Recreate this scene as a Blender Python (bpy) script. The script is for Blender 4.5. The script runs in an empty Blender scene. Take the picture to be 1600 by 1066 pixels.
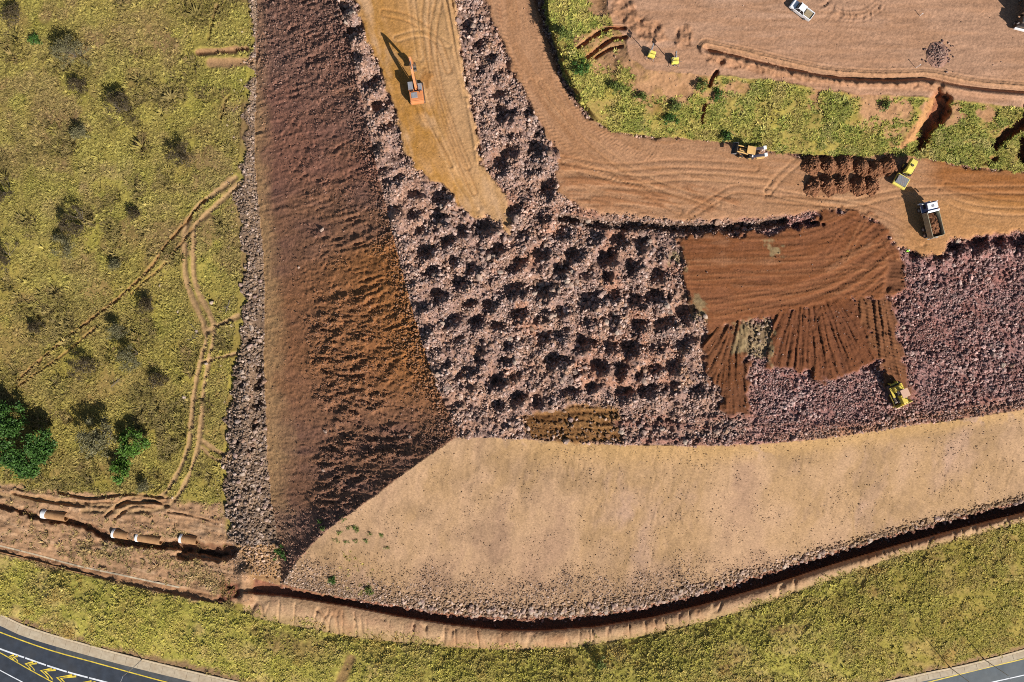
import bpy, bmesh, math, random
import numpy as np
from mathutils import Vector, Matrix

random.seed(7)
RNG = np.random.default_rng(7)
R = math.radians
scene = bpy.context.scene

# ------------------------------------------------------------------ camera, sky, sun, exposure
HC = 168.0            # drone height above the low ground
FPX = 1067.0          # focal length in photograph pixels (1600 wide)
cam = bpy.data.cameras.new('camera')
cam.sensor_width = 36.0
cam.lens = FPX / 1600.0 * 36.0
cam.clip_start = 1.0
cam.clip_end = 5000.0
cam_ob = bpy.data.objects.new('camera', cam)
cam_ob.location = (0, 0, HC)
cam_ob.rotation_euler = (0, 0, 0)
scene.collection.objects.link(cam_ob)
scene.camera = cam_ob

SUN_EL = R(35.0)
SUN_AZ = math.atan2(-0.76, 0.65)          # direction towards the sun in the plan (lower right of the picture)
sdir = Vector((math.cos(SUN_AZ) * math.cos(SUN_EL), math.sin(SUN_AZ) * math.cos(SUN_EL), math.sin(SUN_EL)))
world = bpy.data.worlds.new('World')
scene.world = world
world.use_nodes = True
wn = world.node_tree.nodes
wl = world.node_tree.links
bg = wn['Background']
sky = wn.new('ShaderNodeTexSky')
sky.sky_type = 'NISHITA'
sky.sun_disc = False
sky.sun_elevation = SUN_EL
sky.sun_rotation = math.atan2(sdir.x, sdir.y)
wl.new(sky.outputs[0], bg.inputs[0])
bg.inputs[1].default_value = 0.055
sun = bpy.data.lights.new('sun', 'SUN')
sun.energy = 5.0
sun.angle = R(0.5)
sun.color = (1.0, 0.95, 0.89)
sun_ob = bpy.data.objects.new('sun', sun)
sun_ob.rotation_euler = sdir.to_track_quat('Z', 'Y').to_euler()
sun_ob.location = (60, -70, 80)
scene.collection.objects.link(sun_ob)
scene.view_settings.view_transform = 'Standard'
scene.view_settings.look = 'None'
scene.view_settings.exposure = 0.55
scene.view_settings.gamma = 1.0
try:
    scene.cycles.use_denoising = False
    scene.cycles.filter_width = 1.0
    scene.cycles.max_bounces = 4
    scene.cycles.diffuse_bounces = 1
except Exception:
    pass

COL = scene.collection


# ------------------------------------------------------------------ small helpers
def lin(c):
    c = c / 255.0
    return c / 12.92 if c <= 0.04045 else ((c + 0.055) / 1.055) ** 2.4


KA = 0.66


def S(r, g, b, k=1.0):
    """surface colour of a thing that reads as r,g,b on level ground in this sun"""
    return np.array([lin(r), lin(g), lin(b)]) * KA * k


def tag(o, label=None, cat=None, group=None, kind=None):
    if label:
        o['label'] = label
    if cat:
        o['category'] = cat
    if group:
        o['group'] = group
    if kind:
        o['kind'] = kind
    return o


def P(u, v, z):
    """world point of a place seen at photograph pixel u,v and standing at height z"""
    d = HC - z
    return Vector(((u - 800.0) / FPX * d, (533.0 - v) / FPX * d, z))


TAB = RNG.random((256, 256))


def vn(x, y, seed=0):
    x = x + seed * 17.31
    y = y + seed * 41.77
    xi = np.floor(x).astype(np.int64)
    yi = np.floor(y).astype(np.int64)
    fx = x - xi
    fy = y - yi
    fx = fx * fx * (3 - 2 * fx)
    fy = fy * fy * (3 - 2 * fy)
    x0 = xi & 255
    x1 = (xi + 1) & 255
    y0 = yi & 255
    y1 = (yi + 1) & 255
    a = TAB[y0, x0]
    b = TAB[y0, x1]
    c = TAB[y1, x0]
    d = TAB[y1, x1]
    return (a + (b - a) * fx) * (1 - fy) + (c + (d - c) * fx) * fy


def fbm(x, y, o=4, seed=0, g=0.5):
    s = 0.0
    a = 1.0
    t = 0.0
    for i in range(o):
        s = s + a * vn(x * 2 ** i, y * 2 ** i, seed + i * 3)
        t += a
        a *= g
    return s / t


def ss(a, b, x):
    t = np.clip((x - a) / (b - a), 0, 1)
    return t * t * (3 - 2 * t)


def smooth_poly(pts, n=8):
    """Catmull-Rom through the points"""
    p = np.array(pts, float)
    q = np.vstack([2 * p[0] - p[1], p, 2 * p[-1] - p[-2]])
    out = []
    for i in range(1, len(q) - 2):
        for k in range(n):
            t = k / n
            out.append(0.5 * ((2 * q[i]) + (-q[i - 1] + q[i + 1]) * t + (2 * q[i - 1] - 5 * q[i] + 4 * q[i + 1] - q[i + 2]) * t * t + (-q[i - 1] + 3 * q[i] - 3 * q[i + 1] + q[i + 2]) * t ** 3))
    out.append(p[-1])
    return np.array(out)


# ------------------------------------------------------------------ the ground as a height field
STEP = 1.7


def axis(a, b):
    core = np.arange(a, b + STEP, STEP)
    g = STEP * np.cumsum(1.4 ** np.arange(1, 20))
    return np.concatenate([core[0] - g[::-1], core, core[-1] + g])


UA = axis(-36, 1636)
VA = axis(-36, 1102)
NX, NY = len(UA), len(VA)
U, V = np.meshgrid(UA, VA)


def itp(pts, x, key):
    p = np.array(pts, float)
    if key == 'v':
        return np.interp(x, p[:, 1], p[:, 0])
    return np.interp(x, p[:, 0], p[:, 1])


def win(u0, v0, u1, v1):
    i0, i1 = np.searchsorted(UA, (u0, u1))
    j0, j1 = np.searchsorted(VA, (v0, v1))
    return (slice(j0, j1), slice(i0, i1))


def pdist(pts, rad, closed=False):
    """window, distance to the polyline, arc length, signed side (+ = right of the direction of travel in the picture)"""
    p = np.array(pts, float)
    if closed:
        p = np.vstack([p, p[:1]])
    w = win(p[:, 0].min() - rad, p[:, 1].min() - rad, p[:, 0].max() + rad, p[:, 1].max() + rad)
    u = U[w]
    v = V[w]
    best = np.full(u.shape, 1e9)
    arc = np.zeros(u.shape)
    sgn = np.ones(u.shape)
    L = 0.0
    for a, b in zip(p[:-1], p[1:]):
        dx, dy = b - a
        l2 = dx * dx + dy * dy
        if l2 == 0:
            continue
        t = np.clip(((u - a[0]) * dx + (v - a[1]) * dy) / l2, 0, 1)
        d = np.hypot(u - a[0] - t * dx, v - a[1] - t * dy)
        m = d < best
        best[m] = d[m]
        arc[m] = (L + t * math.sqrt(l2))[m]
        sgn[m] = np.sign((u - a[0]) * dy - (v - a[1]) * dx)[m] * -1
        L += math.sqrt(l2)
    return w, best, arc, sgn


def inside(pts, w):
    p = np.array(pts, float)
    u = U[w]
    v = V[w]
    ins = np.zeros(u.shape, bool)
    for a, b in zip(p, np.roll(p, -1, 0)):
        c = (a[1] > v) != (b[1] > v)
        if b[1] != a[1]:
            ins ^= c & (u < (b[0] - a[0]) * (v - a[1]) / (b[1] - a[1]) + a[0])
    return ins


def poly(pts, soft=3.0, wob=0.0, wl_=14.0, seed=3):
    """window and soft 0..1 mask of a polygon with a ragged edge"""
    w, d, arc, _ = pdist(pts, soft * 3 + wob * 2 + 6, True)
    sd = np.where(inside(pts, w), d, -d)
    if wob:
        sd = sd + (fbm(U[w] / wl_, V[w] / wl_, 3, seed) - 0.5) * 2 * wob
    return w, ss(-soft, soft, sd)


# --- main lines of the place (photograph pixels)
TOE_L = [(385, -40), (385, 0), (392, 60), (390, 100), (378, 170), (372, 250), (365, 300), (372, 360), (378, 420), (370, 480), (362, 540), (357, 600), (352, 660), (348, 720), (345, 780), (350, 840), (365, 880), (370, 930)]
SLP_T = [(402, -40), (400, 120), (398, 250), (405, 330), (412, 400), (414, 480), (412, 560), (415, 640), (418, 720), (425, 790), (435, 845), (440, 900)]
CREST = [(515, -40), (528, 0), (545, 60), (560, 130), (575, 200), (590, 270), (607, 340), (622, 400), (640, 470), (660, 540), (685, 610), (705, 655), (712, 683), (693, 735), (680, 772), (665, 795), (617, 840), (560, 900), (520, 960)]
FCREST = [(380, 684), (712, 684), (800, 685), (880, 690), (960, 695), (1080, 697), (1200, 693), (1280, 686), (1340, 678), (1420, 665), (1500, 655), (1600, 640), (1720, 622)]
FTOE = [(300, 892), (395, 903), (470, 922), (540, 936), (620, 947), (700, 960), (800, 966), (900, 963), (1000, 950), (1100, 926), (1200, 895), (1300, 864), (1400, 835), (1500, 808), (1600, 783), (1720, 750)]
SLIP = [(385, 927), (450, 932), (540, 946), (620, 962), (700, 975), (780, 984), (850, 985), (930, 979), (1020, 964), (1100, 944), (1200, 915), (1300, 882), (1400, 852), (1500, 825), (1600, 800), (1720, 768)]
VERGE = [(-100, 842), (0, 864), (90, 890), (180, 910), (270, 930), (340, 943), (400, 966), (480, 983), (560, 997), (640, 1006), (720, 1013), (800, 1016), (900, 1012), (1000, 995), (1080, 978), (1150, 958), (1220, 935), (1300, 906), (1400, 872), (1500, 843), (1600, 818), (1720, 785)]
EDGE = [(-400, 800), (-120, 912), (0, 961), (37, 978), (90, 995), (150, 1012), (206, 1027), (300, 1050), (370, 1066), (500, 1093), (650, 1113), (800, 1123), (950, 1123), (1100, 1113), (1250, 1093), (1391, 1065), (1449, 1052), (1517, 1038), (1600, 1016), (1720, 980), (2000, 880)]
ZP = 28.0
ZPAD = 34.0


def zroad(u):
    return 1.0 + np.clip(u, -400, 2000) / 1600.0 * 6.0


gz = np.interp(V, [-300, 0, 400, 760, 900], [15, 13, 7, 1.0, 0.0])          # low ground on the left
gz = gz + ((fbm(U / 90, V / 90, 3, 5) - 0.5) * 2.0 - np.clip(380 - U, 0, 900) * 0.004) * ss(0, 60, itp(TOE_L, V, 'v') - U)
toez = np.interp(U, [300, 1000, 1300, 1600, 2000], [0.0, 0.0, 4.0, 10.5, 16.0])

ut = itp(SLP_T, V, 'v')
uc = itp(CREST, V, 'v')
ts = (U - ut) / np.maximum(uc - ut, 30)
gl = np.interp(V, [-300, 0, 400, 760, 900], [15, 13, 7, 1.0, 0.0])
z_side = gl + (ZP - gl) * ts
vc = itp(FCREST, U, 'u')
vt = itp(FTOE, U, 'u')
tf = (vt - V) / np.maximum(vt - vc, 30)
z_front = toez + (ZP - toez) * tf
zsoft = 0.5
emb = np.minimum(np.minimum(z_side, z_front), ZP)
# which face of the fill
is_top = (z_side >= ZP) & (z_front >= ZP)
is_side = (z_side < z_front) & ~is_top
low = np.where(V > vt, toez, gz)
bl = ss(0, 40, V - vt)
low = np.where(U < 400, gz, toez)
lk = np.where(U > 460, 1.0, ss(340, 460, U) * ss(870, 910, V))
low = gz * (1 - lk) + toez * lk
Z = np.where((ts > 0) & (tf > 0), np.maximum(emb, np.minimum(low, emb + 5)), low)
Z = np.where((ts > 0) & (tf > 0), emb, low)
on_emb = (ts > 0) & (tf > 0)
m_top = is_top & on_emb
m_side = is_side & on_emb
m_front = on_emb & ~is_top & ~is_side

# verge and road on the south
ve = itp(VERGE, U, 'u')
ed = itp(EDGE, U, 'u')
zr = zroad(U)
tv = np.clip((V - ve) / np.maximum(ed - ve, 10), 0, 1)
south = V > ve
zv = low * (1 - tv) + zr * tv + np.sin(tv * math.pi) * 0.8
Z = np.where(south, zv, Z)
m_road = V > ed - 2
Z = np.where(m_road, zr - 0.35, Z)

n_big = fbm(U / 120, V / 120, 4, 11)
n_mid = fbm(U / 30, V / 30, 4, 21)
n_fin = fbm(U / 7, V / 7, 3, 31)
n_px = RNG.random(U.shape)

ZID = np.zeros(U.shape, np.int8)
C3 = np.zeros(U.shape + (3,))
GR = np.zeros(U.shape)          # grass density
RK = np.zeros(U.shape)          # rock density
RS = np.ones(U.shape) * 0.35    # rock size (m)


def paint(w, m, c):
    C3[w] = C3[w] * (1 - m[..., None]) + np.asarray(c) * m[..., None]


ALL = (slice(None), slice(None))


def mixn(n, *cols):
    """blend of several colours along a noise"""
    n = np.clip((n - 0.25) / 0.5, 0, 0.9999) * (len(cols) - 1)
    i = np.floor(n).astype(int)
    f = (n - i)[..., None]
    c = np.array(cols)
    return c[i] * (1 - f) + c[i + 1] * f


# ---- veld on the left
veld = (U < itp(TOE_L, V, 'v')) & ~south
C3[:] = mixn(n_big * 0.5 + n_mid * 0.5, S(136, 114, 68), S(156, 138, 72), S(164, 150, 74), S(160, 137, 90))
grn = ss(.5, .64, fbm(U / 75, V / 75, 4, 229))
paint(ALL, grn * .7, mixn(n_mid, S(138, 132, 56), S(164, 154, 68)))
brn = ss(.52, .66, fbm(U / 60, V / 60, 4, 231))
paint(ALL, brn * .8, mixn(n_fin, S(130, 102, 70), S(154, 124, 88)))
yel = ss(380, 520, V + (n_big - .5) * 300)
paint(ALL, yel * 0.45, mixn(n_mid, S(150, 126, 60), S(172, 150, 72)))
GR[:] = np.where(veld, 1.0, 0.0)
Z += np.where(veld | south, (n_mid - 0.5) * 0.7 + (n_fin - 0.5) * 0.25, 0)

# ---- verge
paint(ALL, (south & ~m_road).astype(float), mixn(n_mid * .5 + fbm(U / 60, V / 40, 3, 233) * .5, S(170, 152, 74), S(198, 180, 92), S(180, 170, 78), S(204, 180, 106), S(178, 144, 84)))
paint(ALL, (south & ~m_road) * ss(1150, 1450, U + (n_big - .5) * 300) * 0.5, S(150, 122, 58))
ZID[south] = 11
GR[:] = np.where(south & ~m_road, 1.25, GR)
paint(ALL, m_road.astype(float), S(90, 88, 86))
# bare soil beside the pavement
edged = ed - V
bare = ss(14, 4, edged + (n_mid - 0.5) * 22) * (V < ed) * south
paint(ALL, bare, S(160, 128, 92))
GR *= 1 - bare * 0.85
# pale berm between trench and verge
dv = ve - V
berm = south * 0.0
sl = itp(SLIP, U, 'u')
berm = ((V > sl) & (V <= ve) & (U > 380)).astype(float)
ZID[berm > 0] = 10
paint(ALL, berm, mixn(n_mid, S(188, 144, 106), S(206, 168, 128), S(196, 152, 118)))
tb = np.clip((V - sl) / np.maximum(ve - sl, 6), 0, 1)
Z += berm * (np.sin(tb * math.pi) * 0.9) * ss(380, 425, U)
GR = np.where(berm > 0, 0.55 * ss(0.5, 1.0, tb + (n_mid - 0.5) * 0.5), GR)
rill = np.abs(fbm(U / 26, V / 160, 2, 77) - 0.5)
rill2 = np.abs(fbm((U + n_mid * 14) / 11, V / 90, 2, 79) - 0.5)
Z -= berm * (ss(0.03, 0.0, rill) * 0.5 + ss(0.05, 0.0, rill2) * 0.35 * ss(.4, .6, n_big)) * ss(0.1, 0.3, tb)
paint(ALL, berm * ss(0.5, 1.0, tb + (n_mid - .5) * 0.6) * 0.6, S(150, 128, 80))

# ---- rock strip at the left toe
toew = itp(TOE_L, V, 'v') + (fbm(U * 0 + 3, V / 16, 3, 227) - .35) * 34
strip = (U > toew) & (U < ut + 14) & ~south & (V < 900)
edge_s = veld * ss(30, 0, itp(TOE_L, V, 'v') - U + (n_mid - .5) * 30)
ZID[strip] = 1
C3[strip] = mixn(n_mid, S(126, 102, 82), S(150, 124, 100), S(120, 98, 82))[strip]
GR[strip] = 0
sw = np.clip((U - itp(TOE_L, V, 'v')) / np.maximum(ut - itp(TOE_L, V, 'v'), 8), 0, 1.3)
bmp = np.exp(-((sw - 0.45) / 0.3) ** 2)
Z += np.where(strip, bmp * (0.5 + 1.3 * ss(520, 620, V)) * (0.7 + 0.6 * n_mid), 0)
RK = np.where(strip, 0.25 + 0.9 * ss(1.45, 0.85, sw) * ss(.3, .5, n_mid + .1), np.maximum(RK, edge_s * 0.12))
RS = np.where(edge_s > 0, 0.38, RS)
RS = np.where(strip, np.interp(V, [0, 300, 560, 900], [0.3, 0.38, 0.52, 0.5]), RS)

for (pu, pv, pr) in ((402, 598, 11), (400, 628, 11), (404, 575, 8), (397, 660, 9), (392, 700, 7), (384, 760, 7), (392, 530, 6), (380, 640, 6), (372, 690, 6), (378, 600, 6)):
    w = win(pu - 20, pv - 24, pu + 20, pv + 24)
    Z[w] -= 1.5 * (pr / 9) * ss(1.1, .4, np.hypot(U[w] - pu, (V[w] - pv) * .7) / pr) * (U[w] < ut[w] + 10)
# ---- side slope (in grazing light)
ZID[m_side] = 2
soil1 = mixn(n_big * 0.5 + fbm(U / 70, V / 22, 3, 45) * 0.5, S(148, 109, 92), S(152, 109, 82), S(140, 101, 86))
C3[m_side] = soil1[m_side]
GR[m_side] = 0
tc = np.clip(ts, 0, 1)
orange = m_side * ss(385, 430, V - (U - 500) * -0.35) * ss(690, 560, V) * (0.45 + 0.55 * ss(0.3, 0.9, tc))
paint(ALL, np.clip(orange, 0, 1) * 0.9, mixn(n_mid, S(168, 110, 62), S(182, 122, 70)))
upper = m_side * ss(330, 250, V) * ss(0.45, 0.7, n_big + 0.25)
paint(ALL, np.clip(upper, 0, 1) * 0.5, S(160, 108, 92))
foot = m_side * ss(0.17, 0.0, tc + (n_mid - .5) * .15)
paint(ALL, foot * 0.8, S(196, 156, 108))
# rills follow the fall, drifting down to the left
a = np.where(V < 560, 0.33, np.interp(V, [560, 690, 800], [0.25, 0.1, 0.25]))
along = U - V * 0.3
across = V + U * a
r1 = 1 - np.abs(2 * fbm(along / 55, across / 9.0 + (n_mid - .5) * 1.5, 3, 51) - 1) * 1.6
r2 = fbm(along / 26, across / 3.4, 2, 61)
rough = m_side * (0.25 + 0.4 * ss(.4, .6, n_big) * ss(360, 300, V) + 0.9 * ss(0.35, 0.75, tc) * ss(300, 360, V) * ss(640, 560, V) + 0.7 * ss(240, 60, V) * ss(0.3, 0.7, n_mid + tc * 0.3))
vary_ = ss(.38, .62, fbm(U / 26, V / 18, 3, 253))
r3 = fbm(along / 80, across / 15 + (n_mid - .5) * 2, 4, 65, .6)
Z += (r1 - 0.5) * 0.42 * rough * (.3 + vary_) + (r2 - 0.5) * 0.75 * rough * vary_ + (r3 - .5) * 0.9 * m_side * ss(.1, .4, tc) + (fbm(along / 7, across / 4, 2, 63) - .5) * 0.35 * rough
clod = m_side * ss(0.24, 0.36, tc + (n_mid - .5) * .2) * ss(1.0, 0.55, tc) * ss(440, 500, V) * ss(0.36, 0.55, fbm(U / 34, V / 15, 3, 71) + 0.12 * np.exp(-((tc - .42) / .14) ** 2))
Z += clod * (fbm(U / 11, V / 5.5, 4, 81, 0.6) - 0.40) * 2.3
crk = m_side * ss(0.55, 0.3, np.abs(n_big - .5) * 4) * 0.0 + m_side * ss(0.1, 0.4, tc)
Z -= crk * ss(0.06, 0.0, np.abs(fbm(U / 14, V / 8, 3, 85) - .5)) * 0.30
clod2 = m_side * ss(0.25, 0.6, tc) * ss(330, 300, V) * ss(230, 270, V) * ss(0.5, 0.62, fbm((U + V * .9) / 20, V / 60, 3, 91))
Z += clod2 * (fbm(U / 6, V / 6, 2, 83) - 0.3) * 1.0
grav = m_side * np.clip(ss(230, 60, V + (n_mid - .5) * 120) + ss(785, 805, V + (n_mid - .5) * 20), 0, 1)
Z += grav * (fbm(U / 4.5, V / 4.5, 2, 87) - 0.5) * 0.55
Z += m_side * (n_fin - 0.5) * 0.18
RK = np.where(m_side, 0.03 + 0.25 * grav + 0.5 * clod + 0.35 * clod2 + 0.9 * ss(0.80, 1.0, tc + (n_mid - .5) * .25) + 0.25 * ss(0.5, 0.75, n_mid) * ss(0.3, 0.8, tc), RK)
RS = np.where(m_side, 0.2 + 0.05 * grav + 0.15 * ss(0.85, 1.0, tc), RS)
paint(ALL, grav * 0.65, mixn(n_fin, S(136, 102, 90), S(160, 120, 102)))

# ---- front slope (sunlit)
ZID[m_front] = 3
fc = mixn(n_big * 0.55 + fbm((U + V * .25) / 30 + n_mid * 1.5, V / 90, 4, 101) * 0.45, S(166, 133, 106), S(180, 146, 113), S(169, 136, 99), S(176, 143, 118))
dp_ = ss(.52, .68, fbm(U / 60, V / 40, 4, 117))[..., None]
fc = fc * (1 - dp_ * 0.14)
stk = ss(.06, .0, np.abs(fbm((U + V * .22) / 9 + n_mid * 2, V / 48, 3, 249) - .5))[..., None]
fc = fc * (1 - 0.16 * stk * ss(.42, .6, n_big)[..., None])
C3[m_front] = fc[m_front]
GR[m_front] = 0
tfc = np.clip(tf, 0, 1)
Z += m_front * ((fbm((U + V * 0.22) / 9 + n_mid * 2, V / 45, 4, 103) - 0.5) * 0.30 + (fbm(U / 26, V / 26, 4, 106) - .5) * .5 - ss(0.05, 0.0, np.abs(fbm((U + V * .2) / 12, V / 70, 3, 104) - .5)) * 0.16 * ss(.5, .62, n_big) + (n_fin - 0.5) * 0.16)
lipc = m_front * ss(0.82, 0.98, tfc) * ss(700, 900, U) * (n_mid > 0.3)
paint(ALL, lipc * 0.6, S(186, 148, 96))
gravf = m_front * ss(0.32, 0.08, tfc + (n_mid - .5) * 0.3 + 0.16 * ss(1000, 1300, U))
paint(ALL, gravf * 0.6, mixn(n_fin, S(132, 104, 82), S(164, 132, 102)))
Z += gravf * (fbm(U / 5, V / 5, 2, 105) - 0.5) * 0.5
RK = np.where(m_front, 0.012 + 0.02 * ss(.5, .65, n_big) + 0.75 * gravf + 1.4 * ss(0.10, 0.03, tfc) + 0.10 * ss(.58, .7, n_mid), RK)
RS = np.where(m_front, 0.17 + 0.12 * gravf + 0.36 * ss(0.12, 0.03, tfc) * ss(560, 700, U), RS)
corner = m_front * ss(620, 520, U) * ss(0.55, 0.2, tfc)
GR = np.where(corner > 0, corner * 0.2 * ss(.55, .68, n_mid), GR)

# ---- platform of rock fill
ZID[m_top] = 4
rc = mixn(n_mid * 0.6 + n_fin * 0.4, S(152, 115, 97), S(178, 140, 118), S(154, 125, 114), S(184, 142, 112))
C3[m_top] = rc[m_top]
GR[m_top] = 0
flat_ = 1 - 0.62 * ss(1110, 1190, U)
Z += m_top * flat_ * ((n_mid - 0.5) * 1.3 + (fbm(U / 5, V / 5, 2, 107) - 0.5) * 0.8 + (fbm(U / 13, V / 13, 2, 108) - .5) * 1.0)
RK = np.where(m_top, 0.3 + 1.0 * ss(0.38, 0.58, fbm(U / 24, V / 24, 4, 113)), RK)
RS = np.where(m_top, 0.34 + 0.22 * ss(.45, .65, fbm(U / 40, V / 40, 3, 251)) - 0.10 * ss(1130, 1200, U), RS)
rf = m_top * ss(1130, 1200, U)
paint(ALL, rf, mixn(n_mid * .5 + n_fin * .5, S(142, 102, 97), S(170, 131, 124), S(154, 108, 99), S(178, 143, 134)))
red = m_top * ss(0.56, 0.68, fbm(U / 45, V / 45, 3, 109)) * ss(720, 800, U) * ss(1130, 1080, U)
paint(ALL, red * 0.6, S(178, 126, 98))

rp2 = m_top * ss(1110, 1190, U) * ss(.5, .64, fbm(U / 50, V / 28, 4, 241))
paint(ALL, rp2 * .6, S(154, 104, 92))
Z += m_top * ss(1110, 1190, U) * (fbm((U + V * .5) / 40, (V - U * .4) / 7, 3, 243) - .5) * 0.55
# hollows between tipped loads of rock
PITS = [(854, 288, 17), (843, 338, 14), (878, 361, 14), (922, 369, 14), (965, 369, 15), (998, 381, 13), (1027, 393, 11), (846, 395, 16), (895, 394, 13), (949, 399, 14), (987, 414, 13), (1027, 428, 14), (810, 366, 13), (873, 419, 13), (909, 427, 12), (949, 427, 12), (848, 450, 17), (805, 450, 13), (919, 463, 15), (954, 461, 13), (990, 465, 15), (1025, 460, 15), (873, 480, 14), (840, 488, 14), (916, 495, 14), (957, 495, 12), (995, 504, 15), (1038, 498, 16), (1066, 488, 13), (808, 483, 14), (868, 521, 13), (850, 528, 12), (909, 530, 15), (949, 533, 15), (982, 543, 14), (1020, 540, 14), (1066, 536, 13), (1076, 528, 11), (865, 562, 14), (805, 586, 12), (894, 576, 13), (932, 568, 14), (967, 573, 14), (998, 584, 12), (1020, 570, 12), (1050, 573, 12), (889, 611, 13), (924, 601, 11), (973, 611, 14), (1010, 608, 13), (1051, 603, 13), (1084, 605, 13), (805, 619, 12), (835, 626, 12), (821, 603, 8), (805, 407, 13), (610, 278, 15), (643, 300, 14), (686, 303, 15), (615, 326, 12), (638, 331, 13), (686, 338, 15), (656, 359, 13), (695, 374, 13), (662, 389, 14), (676, 420, 13), (706, 404, 12), (701, 422, 11), (719, 440, 14), (686, 460, 14), (658, 473, 15), (701, 498, 12), (742, 501, 15), (755, 351, 16), (777, 384, 14), (795, 326, 14), (762, 475, 12), (663, 508, 13), (775, 508, 12), (795, 450, 14), (711, 526, 11), (752, 531, 12), (793, 414, 14), (684, 545, 13), (750, 538, 13), (793, 538, 13), (719, 581, 14), (694, 565, 12), (729, 601, 13), (744, 560, 12), (775, 593, 13), (790, 562, 12), (777, 634, 10), (552, 46, 15), (524, 111, 13), (555, 84, 14), (577, 127, 14), (590, 165, 14), (595, 195, 13), (582, 228, 13), (610, 240, 14), (628, 244, 12), (540, 13, 14), (732, 38, 12), (747, 66, 13), (760, 86, 12), (772, 111, 13), (780, 147, 14), (790, 175, 14), (797, 208, 14), (795, 233, 14), (780, 256, 13), (750, 104, 9), (843, 203, 11), (823, 172, 8), (840, 176, 9), (840, 228, 19), (826, 262, 14), (600, 262, 12), (1432, 392, 14), (1465, 395, 12), (1495, 386, 13), (1525, 378, 14), (1560, 374, 14), (1590, 376, 14), (1445, 405, 9), (730, 470, 10), (770, 430, 11), (740, 420, 9), (720, 360, 10)]
hp = np.zeros(U.shape)
hh = np.zeros(U.shape)
WPX = fbm(U / 22, V / 22, 3, 211)
WPY = fbm(U / 22, V / 22, 3, 213)
WPZ = fbm(U / 9, V / 9, 3, 215)
PRK = random.Random(3)
for (pu, pv, pr) in PITS:
    w = win(pu - 46, pv - 46, pu + 46, pv + 46)
    du = U[w] - pu
    dvv = V[w] - pv
    du = du + (WPX[w] - 0.5) * 20 + PRK.uniform(-3, 3)
    dvv = dvv + (WPY[w] - 0.5) * 20 + PRK.uniform(-3, 3)
    pr = pr * PRK.uniform(0.95, 1.25)
    dk_ = PRK.uniform(0.28, 1.0)
    el_, ea_ = PRK.uniform(0.75, 1.0), PRK.uniform(-0.9, 0.2)
    du, dvv = (du * math.cos(ea_) - dvv * math.sin(ea_)) , (du * math.sin(ea_) + dvv * math.cos(ea_)) / el_
    wob = 1 + 0.5 * (WPZ[w] - 0.5) * 2
    q = np.hypot(du, dvv) / (pr * 1.12 * wob)
    hp[w] = np.minimum(hp[w], -2.0 * dk_ * (pr / 14.0) * ss(1.35, 0.1, q))
    ax = ((U[w] - pu) * 0.65 + (V[w] - pv) * 0.76) / pr         # the heap that stands on the sunny side of the hollow
    ay = (-(U[w] - pu) * 0.76 + (V[w] - pv) * 0.65) / pr
    hh[w] = np.maximum(hh[w], 2.2 * (0.35 + 0.65 * dk_) * (pr / 14.0) * np.clip(1 - np.hypot((ax - 1.3) / 1.1, ay / 1.35) * (0.7 + 0.6 * WPZ[w]), 0, 1))
Z += (hp + hh) * m_top
# crest edge: a loose windrow of rock
Z += m_top * np.exp(-((U - uc - 14) / 10) ** 2) * (V < 690) * 1.1 * (0.4 + n_mid)
# smooth track rolled along the front crest
cr = m_top * ss(26, 6, vc - V) * ss(1150, 1300, U)
paint(ALL, cr * 0.5, S(182, 136, 92))

# ---- tan ramp with the excavator
RAMP = [(552, -40), (556, 0), (572, 60), (590, 100), (606, 145), (622, 190), (632, 232), (660, 275), (700, 292), (722, 330), (742, 345), (762, 338), (780, 345), (795, 365), (792, 335), (798, 312), (770, 285), (752, 255), (745, 210), (735, 160), (722, 100), (712, 40), (705, -40)]
w, m = poly(RAMP, 3.0, 9.0)
sc_ = V[w] + 0.3 * U[w]
paint(w, m, mixn(fbm(U[w] / 50, V[w] / 50, 4, 121) * .7 + fbm((U[w] - V[w] * .28) / 9, V[w] / 60, 3, 122) * .3, S(192, 144, 92), S(202, 154, 104), S(186, 136, 72), S(204, 162, 120)))
pink = m * ss(-40, 30, U[w] - (655 + (V[w] - 60) * 0.36) + (n_mid[w] - .5) * 50)
paint(w, pink * .6, S(200, 160, 118))
Z[w] = Z[w] * (1 - m) + m * (ZP + 1.2 * ss(340, 240, V[w]) + (fbm((U[w] - V[w] * .28) / 10, V[w] / 70, 3, 123) - .5) * 0.22 + (n_fin[w] - .5) * 0.1)
RK[w] *= (1 - m)
RK[w] += m * 0.001
ZID[w][m > 0.5] = 5
for pts, dep in (([(700, -30), (712, 40), (722, 100), (735, 160), (745, 215), (750, 250)], 0.5), ([(690, -30), (703, 30), (714, 90), (728, 150)], 0.3), ([(655, 160), (668, 195), (690, 230), (705, 260)], 0.25)):
    w, d, arc, sg = pdist(smooth_poly(pts), 12)
    Z[w] -= dep * np.exp(-(d / 2.2) ** 2) - dep * 0.6 * np.exp(-((d - 5) / 2.5) ** 2)

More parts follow.
